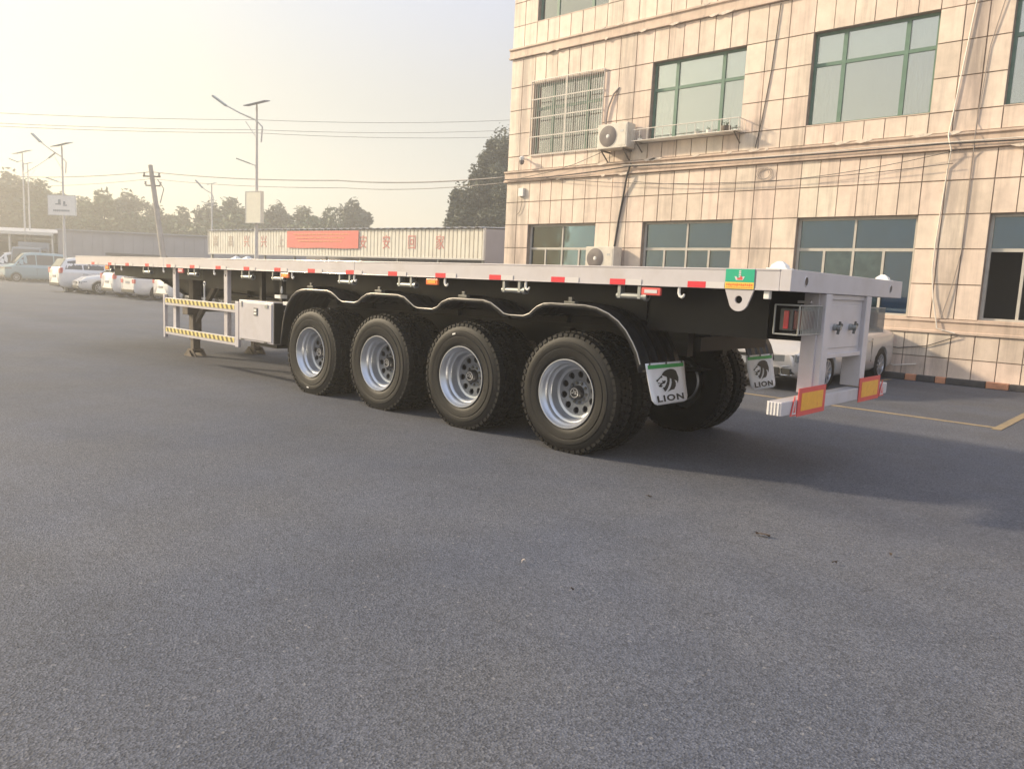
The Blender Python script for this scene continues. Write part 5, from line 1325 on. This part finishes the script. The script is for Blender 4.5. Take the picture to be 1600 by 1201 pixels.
# low undergrowth that fills the gaps below the crowns
ug_v, ug_f = [], []
rnd = random.Random(4)
for k in range(19000):
    t = rnd.random(); a = Vector((-112, 16, 0)).lerp(Vector((-60, 47, 0)), t); p = a + Vector((rnd.gauss(0, 1.6), rnd.gauss(0, 1.6), 0)); p.z = rnd.random() ** .8 * (6.3 + 1.0 * sin(t * 31) + .6 * sin(t * 77))
    s = .34 * rnd.uniform(.6, 1.3); u = Vector((rnd.gauss(0, 1), rnd.gauss(0, 1), rnd.gauss(0, .6))).normalized(); w_ = u.cross(Vector((rnd.gauss(0, 1), rnd.gauss(0, 1), rnd.gauss(0, 1)))).normalized()
    i = len(ug_v); ug_v += [tuple(p - u * s), tuple(p + w_ * s * .5), tuple(p + u * s), tuple(p - w_ * s * .5)]; ug_f.append((i, i + 1, i + 2, i + 3))
me = bpy.data.meshes.new('undergrowth'); me.from_pydata(ug_v, [], ug_f); me.materials.append(M['leafA'])
tag(put('undergrowth', me), 'dark hedge like undergrowth filling in beneath the far trees', 'undergrowth', kind='stuff')
# two trees beside the office corner, finer leaves
for (x, y, rad, h, n, seed, lab) in ((-33.6, 32.3, 4.3, 11.6, 42000, 91, 'tall wispy tree beside the office corner'), (-34.6, 31.3, 3.4, 9.4, 26000, 93, 'middle height tree between tall wispy tree and the shorter rounded one'), (-35.3, 30.7, 3.3, 7.9, 26000, 92, 'shorter rounded tree left of the tall one by the office')):
    cm, lb = crown_mesh(seed, n, rad, h, .14, 60, .10, .13, .27); cm.materials.append(M['leafB'])
    r = empty('leafy_tree', (x, y, 0), lab, 'tree'); put('crown', cm, r); put('trunk', trunk_mesh(lb, h, seed), r)

# ------------------------------------------------------------------ litter on the asphalt
random.seed(31)
def leaf_mesh(seed, s):
    rnd = random.Random(seed); q = MB(); n = 7; P = []
    for k in range(n):
        t = k / (n - 1); w_ = s * .38 * sin(pi * min(1, t * .9 + .08)) * rnd.uniform(.7, 1.2); P.append(((t - .5) * s * 2, w_, .004 + .012 * sin(t * 3 + seed) ** 2, .010 + .015 * rnd.random()))
    for a, b in zip(P, P[1:]):
        q.quad((a[0], -a[1], a[3]), (b[0], -b[1], b[3]), (b[0], 0, b[2]), (a[0], 0, a[2])); q.quad((a[0], 0, a[2]), (b[0], 0, b[2]), (b[0], b[1], b[3]), (a[0], a[1], a[3]))
    return q.mesh('dry_leaf', 'dleaf')
for i, (x, y, s, lab) in enumerate(((.30, -.80, .045, 'largest dark dry leaf lying on asphalt before the mud flap'), (-.62, -.62, .022, 'small dark scrap left of the largest dry leaf'), (.95, -.55, .018, 'dark speck right of the largest dry leaf'), (.78, -.95, .016, 'tiny dark scrap below the largest dry leaf'), (.05, -2.35, .012, 'dark chip near the bottom of the yard, right'), (1.6, .9, .010, 'pale chip on the shadowed asphalt at right'), (-.35, -2.25, .014, 'pale fleck on near asphalt left of the dark chip'))):
    o = put('dry_leaf', leaf_mesh(i, s), None, (x, y, .002), rz=random.uniform(0, 6)); tag(o, lab, 'litter', 'scraps on the asphalt')
    if 'pale' in lab: o.data.materials[0] = M['plaster']

# ------------------------------------------------------------------ haze
hz = MB().box(-135, 14, -45, 75, -1, 17).build('haze', None)
hm = bpy.data.materials.new('haze'); hm.use_nodes = True; t = hm.node_tree; t.nodes.remove(t.nodes['Principled BSDF'])
pv = N(t, 'ShaderNodeVolumePrincipled'); pv.inputs['Color'].default_value = (0.97, 0.945, 0.91, 1); pv.inputs['Density'].default_value = 0.0052; pv.inputs['Anisotropy'].default_value = 0.45
L(t, pv.outputs[0], t.nodes['Material Output'].inputs['Volume'])
hz.data.materials.append(hm); hz['kind'] = 'stuff'
